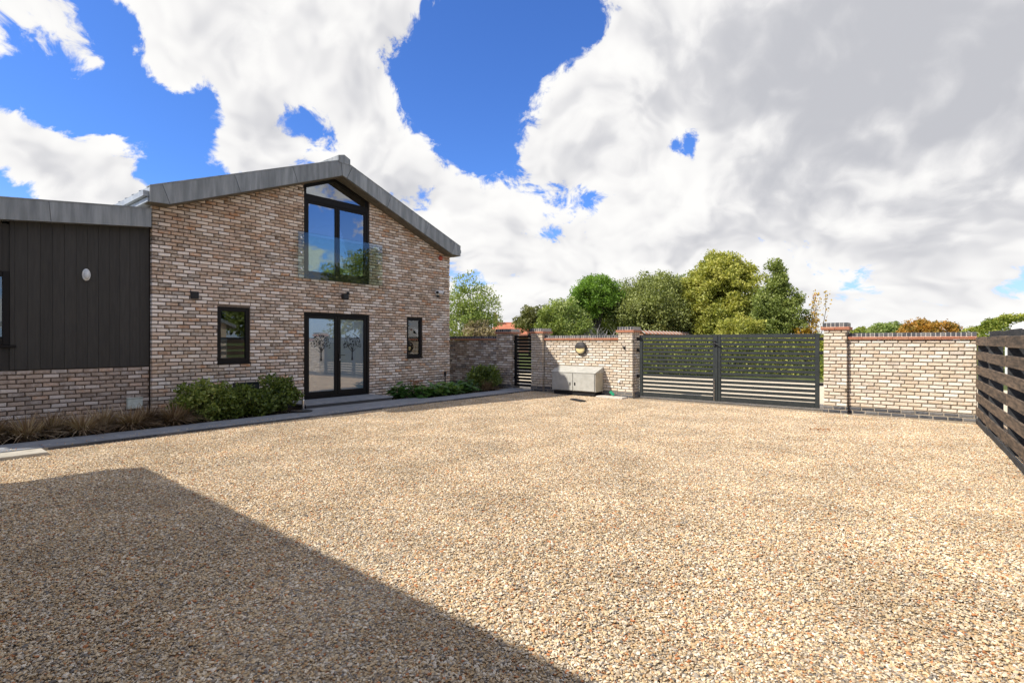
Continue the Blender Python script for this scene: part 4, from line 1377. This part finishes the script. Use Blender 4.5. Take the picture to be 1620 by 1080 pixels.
def hedge(name, label, x0, x1, ya, yb, ht, depth, mat, leaf, count, seed, topfn=None, group=None):
    """clipped hedge from (x0,ya) to (x1,yb)"""
    global RNG
    RNG = np.random.default_rng(seed)
    r = root(name, (x0, ya, 0), math.atan2(yb - ya, x1 - x0), label, 'hedge', group)
    L = math.hypot(x1 - x0, yb - ya)
    u_ = RNG.random((count, 3))
    face = RNG.random(count)
    P = np.stack([u_[:, 0] * L, u_[:, 1] * depth, u_[:, 2] * ht], 1)
    k = face < .55; P[k, 1] = RNG.normal(0, .09, k.sum())
    k = (face >= .55) & (face < .85); P[k, 2] = ht + RNG.normal(0, .07, k.sum())
    lump = .12 * np.sin(P[:, 0] * 2.3 + seed) + .08 * np.sin(P[:, 0] * 5.1)
    P[:, 1] -= lump; P[:, 2] *= 1 + .4 * lump / max(ht, 1)
    if topfn is not None:
        P[:, 2] *= topfn(P[:, 0] / L)
    D = RNG.normal(size=P.shape) + np.array([0, -.5, .4])
    link('foliage', leaf_mesh('foliage', P, D, leaf * RNG.uniform(.6, 1.3, count), mat), r)
    mb = MB()
    for q in range(int(L / .8) + 1):
        xx = min(L - .05, q * .8 + .1)
        hh = ht * (.8 if topfn is None else .75 * topfn(xx / L))
        mb.tube([(xx, depth * .5, -.1), (xx + .05, depth * .45, hh)], [.05, .02], 6)
    mb.build('stems', M['bark'], r)
    return r


# hedge across the lane behind the gates
hedge('hedge', 'yellow-green hedge across the lane seen through the driveway gates', px(985, 26.6), px(1345, 22.3), 26.6, 22.3, 1.60, .7, L_hedge, .14, 17000, 5)
hedge('hedge', 'green undergrowth below the trees behind the sunlit garden wall', px(855, 24.0), px(1010, 24.2), 24.0, 24.2, 1.45, 1.2, L_green, .14, 7000, 6)
# distant trees over the right-hand wall
tree('distant_tree', 'low distant green tree just right of the right pier', 'tree', px(1360, 95), 95, 3.4, (0, 0, 2.4, 2.6, 2.2, 1.6), L_hedge, M['bark'], .5, 900, 18, .35, .2, 21, group='distant trees over the right wall')
tree('distant_tree', 'round distant green tree over the right garden wall', 'tree', px(1405, 80), 80, 4.0, (0, 0, 2.7, 2.4, 2.2, 1.75), L_pale, M['bark'], .34, 2600, 40, .28, .2, 22, group='distant trees over the right wall')
tree('distant_tree', 'wide distant tree turning orange over the right garden wall', 'tree', px(1466, 70), 70, 4.2, (0, 0, 2.5, 3.3, 2.6, 1.8), L_autumn, M['bark'], .3, 5200, 70, .3, .22, 23, group='distant trees over the right wall')
tree('distant_tree', 'distant olive tree filling in behind the orange one', 'tree', px(1432, 92), 92, 3.8, (0, 0, 2.3, 3.0, 2.2, 1.7), L_hedge, M['bark'], .4, 2200, 36, .3, .2, 24, group='distant trees over the right wall')
hedge('hedge', 'clipped yellow-green hedge with rising top behind the timber fence', px(1522, 30), px(1598, 27), 30.0, 27.0, 2.72, 1.4, L_hedge, .15, 7000, 9, topfn=lambda f: .76 + .26 * np.clip(np.asarray(f) * 1.15, 0, 1) ** .7)
tree('distant_tree', 'thin line of distant green left of the pier top', 'tree', px(1312, 110), 110, 3.0, (0, 0, 1.8, 5.0, 2.2, 1.4), L_hedge, M['bark'], .5, 1500, 24, .5, .2, 25, group='distant trees over the right wall')

# neighbour's house with a red clay roof
Y = 75.0
nb = root('neighbour_house', (px(816, Y), Y, 0), math.radians(4), 'low neighbour house with a red clay tile roof and brick chimney', 'house')
MB().box(-3.9, 4.2, 0, 6, -.2, 2.6).build('wall', M['old_brick'], nb)
rf = MB()
hz = zz(511, Y + 3.0)
rf.add([(-4.2, -.5, 2.1), (4.4, -.5, 2.1), (3.1, 3, hz), (-2.7, 3, hz), (4.4, 6.5, 2.1), (-4.2, 6.5, 2.1)],
       [(0, 1, 2, 3), (3, 2, 4, 5), (1, 4, 2), (0, 3, 5), (0, 5, 4, 1)])
rfo = rf.build('roof', M['clay_roof'], nb)
MB().tube([(-2.7, 3, hz), (3.1, 3, hz)], [.13, .13], 8).build('ridge_tiles', M['clay_roof'], rfo)
for k in range(16):      # tile courses step down the slope
    f = (k + .5) / 16
    z_ = 2.1 + (hz - 2.1) * f; y_ = -.5 + 3.5 * f; xa = -4.2 + 1.5 * f; xb = 4.4 - 1.3 * f
    MB().add([(xa, y_ - .02, z_ + .02), (xb, y_ - .02, z_ + .02), (xb - .08, y_ + .22, z_ + .105), (xa + .08, y_ + .22, z_ + .105),
              (xa, y_ - .02, z_ - .03), (xb, y_ - .02, z_ - .03)],
             [(0, 1, 2, 3), (4, 5, 1, 0)]).build('tile_course', M['clay_roof'], rfo)
ch = MB().bbox(-3.05, -2.45, 2.4, 3.0, hz - 1.2, zz(498.5, Y + 3), .03).bbox(-3.11, -2.39, 2.34, 3.06, zz(498.5, Y + 3) - .22, zz(498.5, Y + 3) - .05, .03).build('chimney', M['old_brick'], rfo)
MB().tube([(-2.75, 2.7, zz(498.5, Y + 3)), (-2.75, 2.7, zz(495.5, Y + 3))], [.14, .11], 10).build('chimney_pot', M['clay_roof'], rfo)

# red tiled boundary wall across the lane
tw_ = root('tile_topped_wall', (px(1014, 27.2), 27.2, 0), ANG_T, 'low old brick wall with a red clay tile top seen above the left gate leaf', 'wall')
MB().box(0, 7.4, -.12, .12, -.1, 1.94).build('core', M['old_brick'], tw_)
for k in range(16):
    q = .46; a_ = k * q + .012; b_ = (k + 1) * q - .012
    MB().add([(a_, -.24, 1.935), (b_, -.24, 1.935), (b_, .0, 2.10), (a_, .0, 2.10),
              (a_, .24, 1.935), (b_, .24, 1.935), (a_, -.24, 1.905), (b_, -.24, 1.905)],
             [(0, 1, 2, 3), (3, 2, 5, 4), (6, 7, 1, 0)]).build('coping_tile', M['red_tile'], tw_)
    MB().tube([(k * q, -.245, 1.945), (k * q, 0, 2.115)], [.03, .03], 6).build('tile_joint', M['coping_mortar'], tw_)

# white vehicle roof behind the fence
Y = 17.0
vn = root('white_van', (px(1660, Y), Y, 0), math.radians(-20), 'white van parked behind the timber fence at the right edge', 'van')
MB().prism_y([(-.75, .35), (2.6, .35), (2.6, zz(499, Y)), (.10, zz(499.5, Y)), (-.55, zz(513, Y)), (-.75, 1.3)], -.9, .9).build('body', M['white_paint'], vn)
MB().prism_y([(-.50, zz(514.5, Y)), (-.02, zz(503.5, Y)), (.10, zz(503.5, Y)), (.10, zz(514.5, Y))], -.906, -.9005).build('side_window', M['gate_grey'], vn)
MB().bbox(.30, .52, -.92, -.902, zz(503, Y), zz(498.8, Y) - .02, .004).build('marker_light', M['red'], vn)
MB().bbox(.12, 2.6, -.93, .93, zz(499, Y) + .002, zz(499, Y) + .05, .01).build('roof_trim', M['white_paint'], vn)
for x in (-.2, 1.9):
    for y in (-.82, .82):
        w_ = MB().lathe_y(x, .34, [(.33, y + .1), (.34, y), (.33, y - .1), (.2, y - .11)], 20).build('wheel', M['black_metal'], vn)


# ------------------------------------------------------------------ bed planting
def sedge(t, n, s, seed, label, group='bronze sedge clumps in the bed'):
    rnd = random.Random(seed)
    r = root('sedge_clump', W(t, n), rnd.uniform(0, 6.28), label, 'grass', group)
    V = []; F = []; c = 0
    for k in range(540):
        a = rnd.uniform(0, 6.283); L = s * rnd.uniform(.5, 1.0); spread = rnd.uniform(.35, 1.2); b = rnd.uniform(.0, .12)
        w = rnd.uniform(.007, .015)
        dx, dy = math.cos(a), math.sin(a); sx, sy = -dy, dx
        for q in range(6):
            f = q / 5
            rr = b + L * spread * f ** 1.25
            h = L * (f * (1.25 - .35 * spread) - f * f * spread * .62)
            ww = w * (1 - .85 * f)
            V.append((dx * rr + sx * ww, dy * rr + sy * ww, max(.005, h))); V.append((dx * rr - sx * ww, dy * rr - sy * ww, max(.005, h)))
        for q in range(5):
            i = c + q * 2
            F += [i, i + 1, i + 3, i + 2]
        c += 12
    link('blades', mesh_np('blades', np.array(V), np.array(F), 4, L_grass), r)
    MB().tube([(0, 0, -.02), (0, 0, .05)], [.06, .04], 8).build('crown_base', M['soil'], r)
    return r


sed = [(-2.35, .75, .50, 'bronze sedge clump at the far left edge of the bed'), (-1.98, .95, .52, 'bronze sedge clump second from the left edge, near the path'), (-1.62, .62, .50, 'bronze sedge clump close to the brick base left of centre'),
       (-1.30, .98, .50, 'bronze sedge clump spilling towards the path, left of the meter cover'), (-.95, .66, .50, 'bronze sedge clump against the brick base under the bulkhead light'), (-.62, .95, .50, 'bronze sedge clump near the path below the meter cover'),
       (-.28, .66, .48, 'bronze sedge clump right in front of the pale meter cover'), (.04, .95, .50, 'bronze sedge clump at the left corner of the gable'), (.30, .70, .46, 'bronze sedge clump touching the leftmost green shrub')]
for i, (t, n_, s, lb_) in enumerate(sed):
    sedge(t, n_ + .06, s * 1.05, 40 + i, lb_)
sedge(8.72, .95, .50, 60, 'bronze sedge clump between the broad-leaved plants and the corner shrub')


def shrub(name, label, t, n, rx, rz, mat, leaf, leaves, seed, cat='shrub', group='green shrubs in the bed', clumps=40, sz=.5):
    global RNG
    RNG = np.random.default_rng(seed); random.seed(seed)
    r = root(name, W(t, n), 0, label, cat, group)
    C = []
    for _ in range(clumps):
        d = RNG.normal(size=3); d /= np.linalg.norm(d); q = RNG.random() ** .4
        C.append(np.array([d[0] * rx * q, d[1] * rx * q * .8, rz + d[2] * rz * q]))
    rad = [rx * .24 * RNG.uniform(.6, 1.4) for _ in C]
    tot = sum(x * x for x in rad)
    P, D, S = clump_leaves(C, rad, [max(8, int(leaves * x * x / tot)) for x in rad], leaf, .9, .35)
    # loose shoots above the outline
    for k in range(14):
        a = RNG.uniform(0, 6.28); b = np.array([math.cos(a) * rx * .7, math.sin(a) * rx * .55, rz * 1.6])
        tip = b + np.array([RNG.normal(0, .05), RNG.normal(0, .05), RNG.uniform(.08, .2)])
        ff = RNG.random((16, 1)); q = b + (tip - b) * ff + RNG.normal(0, .02, (16, 3))
        P = np.concatenate([P, q]); D = np.concatenate([D, RNG.normal(size=(16, 3)) + [0, 0, .6]]); S = np.concatenate([S, np.full(16, leaf)])
    k = P[:, 2] > .01
    link('foliage', leaf_mesh('foliage', P[k], D[k], S[k], mat, .6), r)
    sm = MB()
    for c in C[:14]:
        sm.tube(limb_path((random.uniform(-.05, .05), random.uniform(-.05, .05), -.02), c), [.014, .011, .009, .007, .003], 5)
    sm.build('stems', M['bark'], r)
    return r


shrub('green_shrub', 'leafy green shrub leftmost in the group under the small window', .62, .80, .50, .36, L_shrub, .06, 6500, 1)
shrub('green_shrub', 'leafy green shrub in the middle of the group, directly below the small window', 1.16, .90, .44, .32, L_shrub, .06, 5600, 2)
shrub('green_shrub', 'lower dark leafy shrub before the grey utility box', 1.62, .95, .40, .25, L_shrub, .06, 4600, 3)
shrub('green_shrub', 'leafy green shrub rightmost in the group, next to the post light', 2.10, .82, .46, .37, L_shrub, .06, 6500, 4)
shrub('green_shrub', 'feathery green shrub in the corner beside the small black gate', 9.0, .60, .56, .37, L_shrub, .065, 6000, 5, clumps=60)
shrub('green_shrub', 'small dark green plant at the far left edge of the bed', -2.75, 1.0, .40, .26, L_dark, .06, 2400, 6)


def broadleaf(t, n, s, seed, label):
    rnd = random.Random(seed)
    r = root('broad_leaved_plant', W(t, n), rnd.uniform(0, 6), label, 'plant', 'broad-leaved plants right of the step')
    lv = MB(); stm = MB()
    for k in range(85):
        a = rnd.uniform(0, 6.283); rad = s * math.sqrt(rnd.random()); h = rnd.uniform(.08, .38) * (1.2 - rad / s * .5)
        L = rnd.uniform(.07, .14); w = L * .5
        c0 = Vector((math.cos(a) * rad, math.sin(a) * rad, h)); d = Vector((math.cos(a), math.sin(a), rnd.uniform(-.5, .7))).normalized()
        sd = Vector((-math.sin(a), math.cos(a), rnd.uniform(-.3, .3))).normalized(); up = d.cross(sd)
        p = [c0 - d * L, c0 - d * L * .3 + sd * w, c0 + d * L * .5 + sd * w * .85, c0 + d * L, c0 + d * L * .5 - sd * w * .85, c0 - d * L * .3 - sd * w, c0 - up * L * .12]
        lv.add(p, [(0, 1, 6), (1, 2, 6), (2, 3, 6), (3, 4, 6), (4, 5, 6), (5, 0, 6)])
        stm.tube([(math.cos(a) * rad * .2, math.sin(a) * rad * .2, 0), p[0]], [.006, .004], 5)
    lv.build('leaves', L_broad, r); stm.build('stalks', L_broad, r)
    return r


for i, (t, n_, s, lb_) in enumerate([(5.55, .72, .24, 'broad-leaved plant touching the right end of the step'), (5.95, .95, .28, 'broad-leaved plant under the orange flower heads'),
                                     (6.45, .98, .30, 'broad-leaved plant below the right small window'), (6.95, 1.0, .30, 'broad-leaved plant right of the small window by the path'),
                                     (7.45, .85, .34, 'taller broad-leaved plant at the foot of the spike light'), (7.95, .9, .32, 'broad-leaved plant left of the single sedge clump')]):
    broadleaf(t, n_, s * 1.3, 80 + i, lb_)
# orange flower heads
fl = root('orange_flowers', W(5.98, .85), 0, 'orange-brown flower heads among the broad leaves right of the step', 'flowers')
rnd = random.Random(5); st_ = MB(); RNG = np.random.default_rng(5)
Ps = []
for k in range(7):
    x, y, h = rnd.uniform(-.16, .16), rnd.uniform(-.12, .12), rnd.uniform(.28, .48)
    st_.tube([(x * .6, y * .6, 0), (x, y, h)], [.006, .005], 5)
    Ps.append(RNG.normal(0, 1, (60, 3)) * [.035, .035, .016] + [x, y, h])
st_.build('stalks', L_broad, fl)
P = np.concatenate(Ps); link('flower_heads', leaf_mesh('flower_heads', P, RNG.normal(size=P.shape), np.full(len(P), .022), L_orange, .8), fl)
# a few stray twigs and dead leaves on the gravel
for i, (x, y, lb_) in enumerate([(1.15, 4.78, 'thin dark twig lying on the sunlit gravel'), (5.4, 9.2, 'small dead leaf cluster on the gravel before the right pier')]):
    if i == 0:
        o = MB().tube([(-.05, 0, .026), (0, .004, .03), (.06, -.004, .027)], [.0025, .003, .002], 5).build('twig', M['bark'])
        o.location = (x, y, 0)
        tag(o, lb_, 'twig')
    else:
        RNG = np.random.default_rng(9)
        P = RNG.normal(0, 1, (40, 3)) * [.12, .07, .006] + [0, 0, .024]
        o = link('dead_leaves', leaf_mesh('dead_leaves', P, RNG.normal(size=P.shape) * [1, 1, .3], np.full(40, .035), L_orange, .6)); o.location = (x, y, 0)
        tag(o, lb_, 'leaves')

# stones kicked onto the path and litter in the bed
random.seed(77); sp_ = MB()
for k in range(420):
    t = random.uniform(-4, 9.6); n_ = 2.06 - abs(random.gauss(0, .13)); r_ = random.uniform(.006, .013)
    if n_ < 1.42:
        continue
    q = W(t, n_, .040 + r_ * .4); a = random.uniform(0, 6.28); e = random.uniform(.55, 1)
    vs = [(q.x + r_ * math.cos(a), q.y + r_ * math.sin(a), q.z), (q.x - r_ * e * math.sin(a), q.y + r_ * e * math.cos(a), q.z), (q.x - r_ * math.cos(a), q.y - r_ * math.sin(a), q.z),
          (q.x + r_ * e * math.sin(a), q.y - r_ * e * math.cos(a), q.z), (q.x, q.y, q.z + r_ * .6), (q.x, q.y, q.z - r_ * .4)]
    sp_.add(vs, [(0, 1, 4), (1, 2, 4), (2, 3, 4), (3, 0, 4), (1, 0, 5), (2, 1, 5), (3, 2, 5), (0, 3, 5)])
m, T, p, _ = new_mat('spilled_stone')
r, r2, r3, pos = piece_random(T)
T.l.new(T.ramp(r, STONES, 'CONSTANT'), p.inputs['Base Color']); p.inputs['Roughness'].default_value = .8
o = sp_.build('spilled_gravel', m); o['kind'] = 'stuff'; tag(o, 'stray gravel stones kicked onto the grey path', 'gravel')
RNG = np.random.default_rng(78)
P = np.array([tuple(W(random.uniform(-4, 9.2), random.uniform(.1, 1.36), .02 + random.random() * .015)) for _ in range(900)] +
             [tuple(W(random.uniform(-3, 9.2), random.uniform(1.4, 6.5), .045)) for _ in range(70)])
o = link('leaf_litter', leaf_mesh('leaf_litter', P, RNG.normal(size=P.shape) * [1, 1, .25], RNG.uniform(.025, .05, len(P)), L_bronze, .55)); o['kind'] = 'stuff'
tag(o, 'dry leaf litter scattered over the bed and path edge', 'leaf litter')

# ------------------------------------------------------------------ behind the camera: what the window panes mirror
op = root('opposite_barn', W(2.0, 24.0), ANG_T + math.pi, 'pale brick gabled barn on the far side of the yard, opposite the house', 'barn')
MB().prism_y([(-9.5, -.05), (0, -.05), (0, 2.6), (-4.75, 4.6), (-9.5, 2.6)], 0, 8).build('wall', M['brick_wall'], op)
MB().prism_y([(-10.0, 2.40), (-4.75, 4.62), (.5, 2.40), (.5, 2.60), (-4.75, 4.85), (-10.0, 2.60)], -.3, 8.3).build('roof', M['zinc'], op)
for x in (-7.6, -3.2):
    w = rect_frame(op, 'window', x, x + 1.2, .9, 2.1, .08, -.03, .03, M['frame'])
    MB().box(x + .08, x + 1.12, -.02, -.012, .98, 2.02).build('pane', M['glass'], w)
for i, (t, n_, h, rr, mt, lb_) in enumerate([(9.0, 33.0, 7.5, 2.6, L_green, 'tall dark tree behind the right end of the opposite barn'), (15.5, 27.0, 6.6, 2.5, L_pear, 'green tree right of the opposite barn'),
                                             (20.5, 22.0, 8.0, 3.0, L_willow, 'large tree beyond the timber fence, behind the camera'), (14.0, 36.0, 9.0, 3.2, L_dark, 'dark evergreen far behind the opposite barn')]):
    q = W(t, n_)
    tree('yard_tree', lb_, 'tree', q.x, q.y, h, (0, 0, h * .58, rr, rr, h * .42), mt, M['bark'], .3, 3600, 50, .26, .2, 300 + i, group='trees behind the camera')
